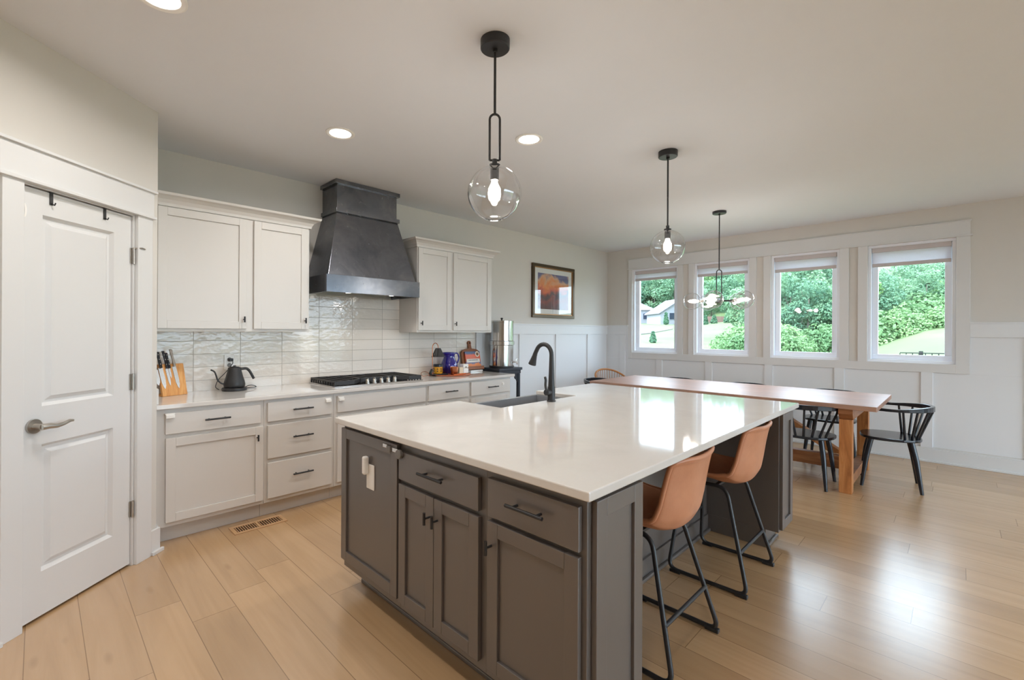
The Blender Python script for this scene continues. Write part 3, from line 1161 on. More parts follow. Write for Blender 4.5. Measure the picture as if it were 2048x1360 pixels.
MB().lathe([(.0, .0), (.046, .0), (.050, .008), (.050, .085), (.0, .085)], (lx + .031, ly, TZ + .0146), 24, False).build('jar', 'amber', cd, smooth=True)
MB().lathe([(.0505, .075), (.0515, .075), (.0515, .100), (.0505, .100)], (lx + .031, ly, TZ + .0146), 24, False).build('rim', 'darkbase', cd, smooth=True)
for zz in (.030, .052):
    mb = MB()
    for k in range(8):
        a = 2 * pi * k / 8
        mb.ball((lx + .031 + .050 * math.cos(a), ly + .050 * math.sin(a), TZ + .0146 + zz), (.008, .008, .006), 8)
    mb.build('dot_pattern', 'darkbase', cd, smooth=True)

pc = (3.345, 3.985, TZ)
pt = thing('pitcher', 'cobalt blue glazed pitcher on the round tray', 'pitcher', pc)
prof = [(.0, .0), (.060, .0), (.072, .012), (.094, .055), (.096, .085), (.082, .130), (.064, .168), (.060, .195), (.068, .222), (.074, .234)]
mb = MB()
n = 36
vs, fs = [], []
for r, z in prof:
    for k in range(n):
        a = 2 * pi * k / n
        q = r
        if z > .2:
            q += .022 * max(0, math.cos(a - pi)) ** 8 * (z - .2) / .034
        vs.append((pc[0] + q * math.cos(a), pc[1] + q * math.sin(a), pc[2] + z + .0005))
fs = [(i * n + k, i * n + (k + 1) % n, (i + 1) * n + (k + 1) % n, (i + 1) * n + k) for i in range(len(prof) - 1) for k in range(n)]
mb.add(vs, fs)
mb.build('body', 'cobalt', pt, smooth='all', solid=.004)
hp = [(pc[0] + .066, pc[1], pc[2] + .222), (pc[0] + .125, pc[1], pc[2] + .225), (pc[0] + .150, pc[1], pc[2] + .165), (pc[0] + .12, pc[1], pc[2] + .11), (pc[0] + .090, pc[1], pc[2] + .10)]
MB().tube(fillet(hp, .05), .009, 12).build('handle', 'cobalt', pt, smooth=True)
cu = thing('copper_cup', 'small scalloped copper cup in front of the blue pitcher', 'cup', (3.262, 3.80, TZ))
MB().lathe([(.0, .0005), (.034, .0005), (.044, .07), (.047, .086), (.045, .086), (.041, .07), (.0, .012)], (3.262, 3.80, TZ), 16, False).build('cup_body', 'copper', cu)
tag(MB().box(3.318, 3.374, 3.778, 3.834, TZ + .0005, TZ + .078).build('cream_box', paint('cream_card', (226, 206, 178), .5), bev=.003), 'small cream box beside the copper cup', 'box')
cn = thing('lidded_canister', 'small white canister with a lid seam and black stud', 'canister', (3.488, 3.89, TZ))
MB().box(3.432, 3.512, 3.840, 3.913, TZ + .0005, TZ + .060).build('body', 'white_plastic', cn, bev=.01)
MB().box(3.432, 3.512, 3.840, 3.913, TZ + .062, TZ + .105).build('lid', 'white_plastic', cn, bev=.01)
MB().tube([(3.470, 3.8355, TZ + .072), (3.470, 3.8405, TZ + .072)], .006, 12).build('stud', 'black', cn)
mb = MB()
for i in range(3):
    pts = [(3.20 + i * .035, 3.735 + i * .006, TZ + .006), (3.25 + i * .03, 3.722, TZ + .010), (3.31 + i * .03, 3.735, TZ + .012)]
    mb.tube(fillet(pts, .03), [.007] * len(fillet(pts, .03)), 8)
tag(mb.build('folded_cloth', paint('orange_cloth', (214, 110, 58), .7)), 'crumpled orange cloth lying at the front of the tray', 'cloth')

# breadboard leaning on the wall, cookbook in front, both on a white riser
tag(MB().box(3.680, 3.875, 3.985, 4.135, CZ + .0005, CZ + .020).build('marble_riser', 'quartz', bev=.003), 'low white slab under the breadboard and cookbook', 'slab')
RZ = CZ + .0205
BM = Matrix.Translation((0, 4.055, RZ)) @ Matrix.Rotation(R(-11), 4, 'X')
bb = thing('breadboard', 'brown wooden breadboard with a round handle leaning on the tiles', 'breadboard', (3.78, 4.06, RZ))
cxb = 3.775
out = [(-.148, .001), (.148, .001), (.148, .20)] + [(.148 - .11 * (1 - math.cos(a)), .20 + .055 * math.sin(a)) for a in [pi / 2 * k / 6 for k in range(1, 7)]]
out += [(.024, .262), (.022, .30)] + [(.028 * math.cos(a), .325 + .028 * math.sin(a)) for a in [R(-40 + 26 * k) for k in range(11)]] + [(-.022, .30), (-.024, .262)]
out += [(-.148 + .11 * (1 - math.cos(a)), .20 + .055 * math.sin(a)) for a in [pi / 2 * k / 6 for k in range(6, 0, -1)]] + [(-.148, .20)]
mb = MB(BM)
mb.prism([(cxb + p, q) for p, q in out], 0, .018, 1)
mb.build('board', 'boardwood', bb, bev=.002)
MB(BM).tube([(cxb, -.0012, .325), (cxb, -.0002, .325)], .010, 14).build('hanging_hole', 'gap', bb)
bk = thing('cookbook', 'colourful cookbook standing against the breadboard', 'book', (3.78, 4.03, RZ))
BK = Matrix.Translation((0, 4.033, RZ)) @ Matrix.Rotation(R(-11), 4, 'X')
MB(BK).box(cxb - .112, cxb + .128, 0, .018, .016, .222).build('cover', 'cover', bk, bev=.001)
MB(BK).box(cxb - .100, cxb + .112, -.0012, -.0002, .090, .132).build('title_band', paint('title_paper', (228, 222, 214), .5), bk)
mb = MB(BK)
random.seed(4)
x = cxb - .07
while x < cxb + .085:
    wd = random.uniform(.006, .011)
    mb.box(x, x + wd, -.0022, -.0013, .112, .121)
    x += wd + .004
mb.build('title_lettering', 'darkbase', bk)
MB(BK).tube([(cxb + .082, -.0022, .188), (cxb + .082, -.0004, .188)], .034, 24).build('plate_picture', paint('plate_print', (226, 214, 196), .5, var=.2, scale=60), bk)
MB(BK).tube([(cxb + .082, -.003, .188), (cxb + .082, -.0023, .188)], .020, 18).build('stew_picture', paint('stew_print', (120, 82, 48), .5, var=.4, scale=90), bk)
st = tag(MB(BK).box(cxb - .14, cxb + .15, -.022, .019, .001, .015).build('book_stand', 'darkbase', bev=.002), 'dark wooden ledge holding the cookbook', 'stand')
MB(BK).box(cxb - .135, cxb + .145, -.030, -.0225, .001, .040).build('front_lip', 'boardwood', st, bev=.002)

# dark side table with the steel water filter
tb = thing('side_table', 'dark painted side table between the counter end and the wall', 'table', (4.20, 3.96, 0))
MB().box(3.970, 4.390, 3.800, 4.112, .908, .940).build('table_top', 'darkbase', tb, bev=.004)
MB().box(3.985, 4.375, 3.815, 4.100, .865, .9075).build('apron', 'darkbase', tb, bev=.002)
for x in (3.990, 4.335):
    for y in (3.820, 4.060):
        MB().box(x, x + .035, y, y + .035, 0, .8645).build('leg', 'darkbase', tb, bev=.002)
for x, s in ((4.026, 1), (4.334, -1)):
    mb = MB()
    mb.prism([(x, .8645), (x + s * .085, .8645), (x + s * .078, .84), (x + s * .055, .83), (x + s * .045, .80), (x + s * .02, .785), (x, .75)], 3.828, 3.846, 1)
    mb.build('bracket', 'darkbase', tb, bev=.001)
fl = thing('water_filter', 'tall polished steel gravity water filter on the dark side table', 'water filter', (4.172, 3.955, .9405))
fc = (4.172, 3.955, .9408)
MB().lathe([(.0, .0), (.150, .0), (.155, .006), (.155, .022), (.146, .024), (0, .024)], fc, 36, False).build('rubber_ring', 'black', fl, smooth=True)
MB().lathe([(.0, .0245), (.148, .0245), (.148, .275), (.158, .282), (.158, .325), (.148, .332), (0, .332)], fc, 48, False).build('lower_chamber', 'steel', fl, smooth=True)
MB().lathe([(.0, .3325), (.146, .3325), (.146, .555), (.0, .556)], fc, 48, False).build('upper_chamber', 'steel', fl, smooth=True)
MB().lathe([(.0, .5565), (.150, .5565), (.150, .575), (.143, .580), (.0, .584)], fc, 48, False).build('lid', 'steel', fl, smooth=True)
MB().lathe([(.0, .5845), (.011, .5845), (.009, .595), (.016, .604), (.014, .615), (.0, .618)], fc, 16, False).build('lid_knob', 'black', fl, smooth=True)
mb = MB()
mb.tube([(4.245, 3.826, 1.010), (4.262, 3.790, 1.010), (4.266, 3.776, .985)], .009, 10)
mb.tube([(4.260, 3.795, 1.018), (4.260, 3.795, 1.045), (4.282, 3.790, 1.05)], .006, 8)
mb.build('spigot', 'chrome', fl, smooth=True)

# child safety latches on the cabinet fronts
LF = frame((0, 3.5065, 0), (1, 0, 0), (0, -1, 0))
for x, z, wd, lab in ((.612, .828, .05, 'white child latch on the drawer beside the pantry'), (1.680, .822, .045, 'white child latch on the top drawer of the three-drawer stack'),
                      (1.792, .822, .045, 'white child latch on the wide panel under the cooktop'), (3.715, .806, .022, 'small white child latch on the drawer at the counter end')):
    t = thing('child_latch', lab, 'latch', (x, 3.5065, z))
    MB(LF).box(x - wd / 2, x + wd / 2, .0003, .018, z - .012, z + .012).build('latch_body', 'white_plastic', t, bev=.004)
    MB(LF).box(x - wd / 2 - .002, x + wd / 2 + .002, .0002, .006, z + .0121, z + .020).build('latch_tab', 'white_plastic', t, bev=.002)

# floor register
vt = thing('floor_register', 'wood framed floor vent in the planks before the white cabinets', 'vent', (1.13, 3.45, 0))
mb = MB()
mb.box(.960, 1.312, 3.374, 3.400, .0003, .006)
mb.box(.960, 1.312, 3.494, 3.520, .0003, .006)
mb.box(.960, .985, 3.400, 3.494, .0003, .006)
mb.box(1.287, 1.312, 3.400, 3.494, .0003, .006)
mb.box(1.124, 1.140, 3.400, 3.494, .0003, .006)
mb.build('frame', paint('oak_vent_frame', (190, 152, 112), .4, var=.1, scale=20), vt, bev=.001)
MB().box(.985, 1.287, 3.400, 3.494, .0002, .0006).build('duct_opening', 'gap', vt)
mb = MB()
for a, b in ((.985, 1.124), (1.140, 1.287)):
    for i in range(9):
        x = a + (b - a) * (i + .5) / 9
        mb.box(x - .0035, x + .0035, 3.400, 3.494, .0012, .0055)
mb.build('slat_grille', paint('oak_vent_slats', (172, 134, 98), .4, var=.1, scale=20), vt)

# ================================================================== ISLAND
IX0, IX1, IY0, IY1 = 1.157, 3.678, .743, 2.335
IZ = .914
SX0, SX1, SY0 = 2.055, 2.862, 1.955
it = thing('island_worktop', 'white quartz worktop of the dark kitchen island', 'worktop', (2.4, 1.5, IZ - .03))
mb = MB()
poly = [(IX0, IY0), (IX1, IY0), (IX1, IY1), (SX1, IY1), (SX1, SY0), (SX0, SY0), (SX0, IY1), (IX0, IY1)]
mb.prism(poly, IZ - .030, IZ, 2)
mb.build('slab', 'quartz', it, bev=.004)
FF = frame((1.200, 0, 0), (0, 1, 0), (-1, 0, 0))     # island front: u = Y
SF = frame((0, .778, 0), (1, 0, 0), (0, -1, 0))      # island stool side: u = X
ZT = IZ - .0305


def isl_front(t, fronts):
    for kind, a0, a1, c0, c1, hd in fronts:
        mb = MB(FF)
        if kind == 'drawer':
            mb.box(a0, a1, .0005, .020, c0, c1)
        else:
            shaker(mb, a0, a1, c0, c1, .0005, .020, .052, .011)
        o = mb.build(kind, 'island', t, bev=.002)
        if hd == 'bar':
            bar_handle(FF, (a0 + a1) / 2, (c0 + c1) / 2 + .008, .020, .16, o)
        elif hd:
            t_knob(FF, hd, c1 - .085, .020, o, .05)


dw = thing('dishwasher', 'panel-fronted dishwasher at the near left end of the island', 'dishwasher', (1.5, 2.03, 0))
MB().box(1.2005, 1.78, 1.766, 2.305, .115, ZT).build('cabinet_body', 'island', dw, bev=.001)
isl_front(dw, [('front_panel', 1.772, 2.303, .160, .862, None)])
c1_ = thing('island_cabinet', 'charcoal island cabinet with one drawer over a pair of doors', 'cabinet', (1.5, 1.5, 0), 0, 'island cabinets')
MB().box(1.2005, 1.78, 1.208, 1.7655, .115, ZT).build('cabinet_body', 'island', c1_, bev=.001)
isl_front(c1_, [('drawer', 1.236, 1.758, .712, .838, 'bar'), ('door', 1.503, 1.758, .155, .692, 1.527), ('door', 1.234, 1.500, .155, .692, 1.476)])
c2_ = thing('island_cabinet', 'charcoal island cabinet with one drawer over a single door at the near corner', 'cabinet', (1.36, 1.0, 0), 0, 'island cabinets')
MB().box(1.2005, 1.520, .778, 1.2075, .115, ZT).build('cabinet_body', 'island', c2_, bev=.001)
isl_front(c2_, [('drawer', .795, 1.187, .712, .850, 'bar'), ('door', .796, 1.188, .155, .695, 1.165)])
mb = MB(SF)
shaker(mb, 1.224, 1.516, .130, .866, .0005, .020, .058, .011)
mb.build('end_panel', 'island', c2_, bev=.002)
ib = thing('kitchen_island', 'charcoal island carcass with the open knee space for stools', 'cabinet', (2.6, 1.6, 0))
mb = MB()
mb.box(1.781, SX0 - .02, 1.225, 2.305, .115, ZT)
mb.box(SX0 - .019, SX1 + .019, 1.225, 1.93, .115, ZT)
mb.box(SX0 - .019, SX1 + .019, 1.931, 2.305, .115, .64)
mb.box(SX1 + .02, 3.640, 1.225, 2.305, .115, ZT)
mb.box(1.521, 1.780, 1.2085, 1.30, .115, ZT)
mb.build('carcass', 'island', ib, bev=.001)
mb = MB()
mb.box(1.304, 3.56, 1.226, 2.26, 0, .1145)
mb.box(1.304, 1.50, .862, 1.2255, 0, .1145)
mb.build('plinth', 'island', ib)
mb = MB()
mb.box(1.521, 3.385, 1.213, 1.2245, .0, .1145)
mb.build('knee_panel_foot', 'island', ib)
mb = MB()
mb.box(3.388, 3.652, .790, 1.2245, .115, ZT)
mb.box(3.388, 3.62, .862, 1.2245, 0, .1145)
mb.build('far_end_cabinet', 'island', ib, bev=.001)
mb = MB(frame((0, .790, 0), (1, 0, 0), (0, -1, 0)))
shaker(mb, 3.400, 3.648, .130, .866, .0005, .020, .055, .011)
mb.build('far_end_door', 'island', ib, bev=.002)
mb = MB()
mb.box(1.285, 1.3035, .845, 2.275, .0003, .022)
mb.box(1.505, 3.387, 1.195, 1.2125, .0003, .022)
mb.box(3.388, 3.625, .845, .8615, .0003, .022)
mb.build('shoe_moulding', 'island', ib, bev=.005)
# outlet with a plugged-in white gadget
io = thing('island_outlet', 'white outlet cover on the dishwasher panel of the island', 'outlet', (1.19, 2.02, .66))
MB(FF).box(1.978, 2.048, .0095, .0155, .600, .722).build('cover_plate', 'white_plastic', io, bev=.002)
pg = thing('plug_in_gadget', 'white rounded plug-in gadget in the island outlet', 'plug-in', (1.18, 2.05, .7))
MB(FF).box(2.020, 2.048, .016, .044, .672, .762).build('gadget_body', 'white_plastic', pg, bev=.009, seg=3)
sl = thing('strap_latch', 'grey and silver strap latch across the island dishwasher gap', 'latch', (1.18, 1.80, .84))
MB(FF).box(1.846, 1.884, .0203, .026, .834, .852).build('silver_pad', 'chrome', sl, bev=.003)
MB(FF).box(1.812, 1.844, .0203, .032, .822, .850).build('clip', 'grey_plastic', sl, bev=.003)
MB(FF).box(1.760, 1.812, .022, .025, .828, .846).build('strap', 'chrome', sl, bev=.001)
MB(FF).tube([(1.742, .0203, .828), (1.742, .036, .828)], .021, 20).build('round_button', 'grey_plastic', sl, smooth=True, bev=.002)

# sink: apron front towards the cooktop, open bowl
sk = thing('apron_sink', 'grey steel sink set into the island worktop by the faucet', 'sink', (2.46, 2.15, .64))
a0, a1, b0, b1, zt_, zb_ = SX0 - .012, SX1 + .012, SY0 - .012, 2.352, IZ - .031, .655
mb = MB()
mb.box(a0, a1, b0, b1, zb_, zb_ + .02)
mb.box(a0, a0 + .016, b0, b1, zb_ + .02, zt_)
mb.box(a1 - .016, a1, b0, b1, zb_ + .02, zt_)
mb.box(a0 + .016, a1 - .016, b0, b0 + .016, zb_ + .02, zt_)
mb.box(a0 + .016, a1 - .016, b1 - .03, b1, zb_ + .02, zt_)
mb.build('basin', 'sink', sk, bev=.003)
MB().tube([(2.46, 2.14, zb_ + .0202), (2.46, 2.14, zb_ + .024)], .045, 24).build('drain', 'steel', sk)
# faucet
fx, fy = 2.498, 1.905
fa = thing('kitchen_faucet', 'matte black pull-down faucet behind the island sink', 'faucet', (fx, fy, IZ))
mb = MB()
mb.lathe([(.0, .0005), (.030, .0005), (.030, .006), (.026, .010), (.026, .075), (.024, .10), (.0, .10)], (fx, fy, IZ), 24, False)
mb.build('body', 'black', fa, smooth=True)
pth = [(fx, fy, IZ + .095), (fx, fy, IZ + .20), (fx, fy, IZ + .312)]
dirx, diry = -.10, .995
rad = .062
for k in range(1, 13):
    a = pi * k / 12 * .86
    pth.append((fx + dirx * rad * (1 - math.cos(a)), fy + diry * rad * (1 - math.cos(a)), IZ + .312 + rad * math.sin(a) * 1.15))
e = Vector(pth[-1])
tang = (e - Vector(pth[-2])).normalized()
pth.append(tuple(e + tang * .022))
rr = [.022, .018, .0145] + [.0145] * 13
MB().tube(pth, rr, 16).build('gooseneck', 'black', fa, smooth=True)
q = Vector(pth[-1])
d = (tang + Vector((0, 0, -.5))).normalized()
MB().tube([q + d * .0005, q + d * .022, q + d * .055, q + d * .085, q + d * .088], [.0150, .0165, .022, .028, .026], 18).build('spray_head', 'black', fa, smooth=True)
mb = MB()
mb.tube([(fx - .02, fy, IZ + .062), (fx - .062, fy - .004, IZ + .066)], .020, 16)
mb.tube(fillet([(fx - .058, fy - .004, IZ + .075), (fx - .070, fy - .004, IZ + .11), (fx - .066, fy - .004, IZ + .150), (fx - .074, fy - .004, IZ + .168)], .03), .0085, 10)
mb.build('lever_handle', 'black', fa, smooth=True)

# ================================================================== STOOLS
def make_stool(label):
    t = thing('bar_stool', label, 'stool', (0, 0, 0), 0, 'leather stools at the island')
    prof = [(.195, .602), (.15, .592), (.08, .573), (0, .554), (-.08, .541), (-.140, .542), (-.185, .562), (-.212, .612), (-.222, .68), (-.231, .75), (-.242, .81), (-.252, .848), (-.264, .864)]
    wid = [.200, .212, .218, .222, .224, .224, .224, .222, .219, .215, .211, .205, .192]
    crl = [.018, .022, .030, .044, .060, .072, .070, .058, .046, .040, .038, .040, .044]
    m = len(prof)
    sm = []
    for j in range(m):
        a, b = prof[max(0, j - 1)], prof[min(m - 1, j + 1)]
        ty, tz = b[0] - a[0], b[1] - a[1]
        L = math.hypot(ty, tz)
        sm.append((tz / L, -ty / L))     # normal: up on the seat, forward on the back

    def fn(u, v):
        j = v * (m - 1)
        k = min(int(j), m - 2)
        f = j - k
        def lp(A): return A[k] * (1 - f) + A[k + 1] * f
        y = prof[k][0] * (1 - f) + prof[k + 1][0] * f
        z = prof[k][1] * (1 - f) + prof[k + 1][1] * f
        ny = sm[k][0] * (1 - f) + sm[k + 1][0] * f
        nz = sm[k][1] * (1 - f) + sm[k + 1][1] * f
        s = 2 * u - 1
        c = lp(crl) * abs(s) ** 2.3
        drop = (abs(s) ** 4) * .028 * max(0, (v - .8) / .2) ** 1.5     # rounded upper corners
        return (lp(wid) * math.copysign(abs(s) ** .95, s), y + ny * c + (.03 * abs(s) ** 4 * -1 if v < .05 else 0), z + nz * c - drop)
    MB().grid(fn, 20, 36).build('seat_shell', 'leather', t, smooth='all', solid=.020, sub=1)
    edge = [fn(0, k / 40) for k in range(41)] + [fn(k / 20, 1) for k in range(1, 21)] + [fn(1, 1 - k / 40) for k in range(1, 41)] + [fn(1 - k / 20, 0) for k in range(1, 20)]
    MB().tube(edge, .0105, 8, closed=True).build('rolled_edge', 'leather', t, smooth='all')
    for s in (-1, 1):
        loop = fillet([(s * .245, -.245, .0145), (s * .150, -.110, .524), (s * .150, .125, .524), (s * .245, .170, .0145)], .055, 6, closed=True)
        MB().tube(loop, .0105, 10, closed=True).build('side_frame', 'black', t, smooth='all')
        for y in (-.215, .130):
            MB().box(s * .245 - .013, s * .245 + .013, y - .03, y + .03, .0005, .018).build('foot_pad', 'black', t, bev=.003)
    MB().tube([(-.212, -.196, .21), (.212, -.196, .21)], .009, 10).build('rear_brace', 'black', t, smooth=True)
    MB().tube([(-.206, .150, .26), (.206, .150, .26)], .009, 10).build('foot_rest', 'black', t, smooth=True)
    mb = MB()
    mb.box(-.15, .15, -.07, -.05, .523, .535)
    mb.box(-.15, .15, .09, .11, .523, .562)
    mb.build('seat_bracket', 'black', t)
    return t


s1 = make_stool('tan leather bucket stool at the island, nearest the camera')
s1.location = (2.015, 1.005, 0)
dup(s1, (2.900, 1.000, 0), 0, 'tan leather bucket stool at the far end of the island knee space')

# ================================================================== DINING TABLE
TX0, TX1, TY0, TY1, TZT = 5.005, 6.170, .470, 3.220, .772
dt = thing('dining_table', 'long stained pine trestle dining table before the windows', 'table', ((TX0 + TX1) / 2, (TY0 + TY1) / 2, 0))
MB().box(TX0, TX1, TY0, TY1, TZT - .042, TZT).build('table_top', 'tabletop', dt, bev=.004)
for ty in (.635, 2.965):
    MB().prism([(TX0 + .02, TZT - .085), (TX0 + .02, TZT - .0425), (TX1 - .02, TZT - .0425), (TX1 - .02, TZT - .085), (TX1 - .06, TZT - .135), (TX0 + .06, TZT - .135)], ty - .005, ty + .095, 1).build('top_beam', 'tablebeam', dt, bev=.003)
    for x in (TX0 + .030, TX1 - .120):
        MB().box(x, x + .09, ty, ty + .09, .0, TZT - .1355).build('post', 'tablewood', dt, bev=.003)
    MB().box(TX0 + .121, TX1 - .121, ty + .005, ty + .085, .06, .145).build('foot_beam', 'tablebeam', dt, bev=.003)
xm = (TX0 + TX1) / 2
MB().box(xm - .045, xm + .045, .721, 2.964, .085, .205).build('stretcher', 'tablebeam', dt, bev=.003)
MB().box(xm - .030, xm + .030, 1.05, 2.63, .335, .415).build('middle_rail', 'tablebeam', dt, bev=.003)
for y0_, y1_ in ((.75, 1.72), (2.935, 1.965)):
    s = 1 if y1_ > y0_ else -1
    MB().prism([(y0_, .2055), (y0_ + s * .13, .2055), (y1_ + s * .0, TZT - .0425), (y1_ - s * .13, TZT - .0425)], xm - .045 + .10, xm + .045 + .10, 0).build('diagonal_brace', 'tablewood', dt, bev=.003)


def make_chair(label):
    t = thing('dining_chair', label, 'chair', (0, 0, 0), 0, 'black spindle chairs round the dining table')

    def seat_outline(n=44):
        out = []
        for k in range(n):
            a = 2 * pi * k / n
            cx, sy = math.cos(a), math.sin(a)
            wx = .235 if sy > 0 else .235 - .02 * -sy
            e = 2.7
            out.append((wx * math.copysign(abs(cx) ** (2 / e), cx), .215 * math.copysign(abs(sy) ** (2 / e), sy)))
        return out
    ol = seat_outline()
    mb = MB()
    mb.prism(ol, .432, .456, 2)
    mb.build('seat', 'blackgloss', t, bev=.008, seg=3)
    for sx, sy in ((-1, 1), (1, 1), (-1, -1), (1, -1)):
        MB().tube([(sx * .15, sy * .135, .4315), (sx * .172, sy * .165, .28), (sx * .198, sy * .20, .0005)], [.022, .021, .013], 14).build('leg', 'blackgloss', t, smooth=True)
    rail, ang = [], []
    for k in range(31):
        a = R(-28) + R(236) * k / 30          # opens to the front
        x, y = .268 * math.cos(a + pi), -.02 + .262 * math.sin(a + pi)
        rail.append((x, y))
    rail = [(rail[0][0], .12)] + rail + [(rail[-1][0], .12)]
    # flat bent rail: rectangular section swept
    mb = MB()
    vs = []
    m = len(rail)
    for i, (x, y) in enumerate(rail):
        a, b = rail[max(0, i - 1)], rail[min(m - 1, i + 1)]
        tx, ty = b[0] - a[0], b[1] - a[1]
        L = math.hypot(tx, ty)
        nx, ny = -ty / L, tx / L
        back = max(0.0, min(1.0, (-y - .05) / .2))
        zc = .711 + .014 * back
        hh, ww = .012 + .010 * back, .015
        for dw_, dh_ in ((-1, -1), (1, -1), (1, 1), (-1, 1)):
            vs.append((x + nx * ww * dw_, y + ny * ww * dw_, zc + hh * dh_))
    fs = [(i * 4 + j, i * 4 + (j + 1) % 4, i * 4 + 4 + (j + 1) % 4, i * 4 + 4 + j) for i in range(m - 1) for j in range(4)] + [(0, 1, 2, 3), (4 * m - 4, 4 * m - 3, 4 * m - 2, 4 * m - 1)]
    mb.add(vs, fs)
    mb.build('back_rail', 'blackgloss', t, bev=.004)
    for k in range(8):
        f = (k - 3.5) / 3.5
        a = R(-90) + f * R(78)
        top = (.268 * math.cos(a), -.02 + .262 * math.sin(a), .700)
        b = R(-90) + f * R(64)
        bot = (.195 * math.cos(b), -.01 + .185 * math.sin(b), .4565)
        MB().tube([bot, top], [.0105, .0085], 10).build('spindle', 'blackgloss', t, smooth=True)
    return t


ch = make_chair('black spindle chair tucked under the table behind the island corner')
ch.location, ch.rotation_euler = (5.165, 1.000, 0), (0, 0, R(-90))
dup(ch, (5.640, .440, 0), R(7), 'black spindle chair pulled up to the right end of the table')
dup(ch, (6.270, .985, 0), R(90), 'black spindle chair on the window side, seen through the table legs')
dup(ch, (6.300, 1.860, 0), R(90), 'black spindle chair on the window side, middle of the long edge')
dup(ch, (6.300, 2.740, 0), R(90), 'black spindle chair on the window side, toward the kitchen wall')
dup(ch, (5.530, 3.300, 0), R(180), 'black spindle chair at the table end by the kitchen wall')

# rattan chair in the corner
rc = thing('rattan_chair', 'tan rattan armchair in the corner beyond the table end', 'chair', (6.36, 3.68, 0), R(150))
RM = Matrix.Translation((6.36, 3.68, 0)) @ Matrix.Rotation(R(150), 4, 'Z')
mb = MB(RM)
hoop = []
for k in range(25):
    a = R(-20) + R(220) * k / 24
    hoop.append((.255 * math.cos(a + pi), -.02 + .235 * math.sin(a + pi), .66 + .14 * math.sin(max(0, min(pi, a)))))
mb.tube(hoop, .014, 10)
mb.build('hoop_back', 'rattan', rc, smooth=True)
mb = MB(RM)
for k in range(1, 24):
    x, y, z = hoop[k]
    mb.tube([(x * .82, y * .86, .43), (x, y, z)], .0045, 6)
mb.build('cane_slats', 'rattan', rc, smooth=True)
MB(RM).lathe([(.0, .40), (.22, .40), (.225, .415), (.22, .43), (0, .43)], (0, 0, 0), 32, False).build('seat', 'rattan', rc, smooth=True)
for sx, sy in ((-1, 1), (1, 1), (-1, -1), (1, -1)):
    MB(RM).tube([(sx * .15, sy * .14, .3995), (sx * .18, sy * .17, .0005)], .013, 10).build('leg', 'rattan', rc, smooth=True)

# ================================================================== BLINDS, PICTURE
for i, (y0, y1) in enumerate(WY):
    lab = ['roller shade in the window nearest the kitchen wall', 'roller shade in the window behind the chandelier', 'roller shade in the window right of the chandelier', 'roller shade in the rightmost window'][i]
    zb = [2.212, 2.200, 2.175, 2.150][i]
    t = thing('roller_shade', 'white ' + lab, 'blind', (XW + .03, (y0 + y1) / 2, zb), 0, 'roller shades in the four windows')
    MB().box(XW + .016, XW + .052, y0 + .034, y1 - .034, 2.318, 2.3690).build('cassette', 'blindbar', t, bev=.004)
    MB().box(XW + .032, XW + .034, y0 + .038, y1 - .038, zb + .0405, 2.3175).build('fabric', 'blind', t)
    MB().box(XW + .024, XW + .042, y0 + .036, y1 - .036, zb, zb + .040).build('bottom_bar', 'blindbar', t, bev=.004)

pf = thing('framed_picture', 'framed colourful abstract print hanging above the wainscot', 'picture', (5.465, YK, 1.58))
x0, x1, z0, z1 = 4.965, 5.968, 1.588, 2.352
mb = MB()
fw = .042
for a0_, a1_, c0_, c1_ in ((x0, x1, z0, z0 + fw), (x0, x1, z1 - fw, z1), (x0, x0 + fw, z0 + fw, z1 - fw), (x1 - fw, x1, z0 + fw, z1 - fw)):
    mb.box(a0_, a1_, YK - .034, YK - .001, c0_, c1_)
mb.build('frame', paint('dark_bronze_frame', (84, 70, 54), .3, metal=.6, var=.1), pf, bev=.004)
mb = MB()
for a0_, a1_, c0_, c1_ in ((x0 + fw, x1 - fw, z0 + fw, z0 + fw + .014), (x0 + fw, x1 - fw, z1 - fw - .014, z1 - fw), (x0 + fw, x0 + fw + .014, z0 + fw + .014, z1 - fw - .014), (x1 - fw - .014, x1 - fw, z0 + fw + .014, z1 - fw - .014)):
    mb.box(a0_, a1_, YK - .026, YK - .001, c0_, c1_)
mb.build('inner_frame', paint('gold_brown_slip', (168, 122, 78), .35, metal=.5, var=.1), pf, bev=.002)
MB().box(x0 + .056, x1 - .056, YK - .010, YK - .002, z0 + .056, z1 - .056).build('mat_board', paint('white_mat', (232, 232, 228), .8), pf)
MB().box(x0 + .135, x1 - .135, YK - .0125, YK - .0105, z0 + .125, z1 - .125).build('print', 'art', pf)
MB().box(x0 + .056, x1 - .056, YK - .0185, YK - .0165, z0 + .056, z1 - .056).build('glazing', 'artglass', pf)

# ================================================================== LIGHT FITTINGS
WARM = (1.0, .955, .91)


def recessed(x, y, label, power=34.0, first=False):
    t = thing('recessed_light', label, 'ceiling light', (x, y, ZC), 0, 'recessed ceiling lights')
    MB().lathe([(.096, -.0005), (.096, -.006), (.088, -.010), (.072, -.006), (.070, -.0005)], (x, y, ZC), 36, False).build('trim_ring', 'white_plastic', t, smooth=True)
    MB().tube([(x, y, ZC - .0045), (x, y, ZC - .0005)], .069, 32).build('lens', 'ledglow', t)
    o = lamp('AREA', 'downlight', (x, y, ZC - .012), power * LAMP, WARM, shape='DISK', size=.13, spread=R(165))
    return t


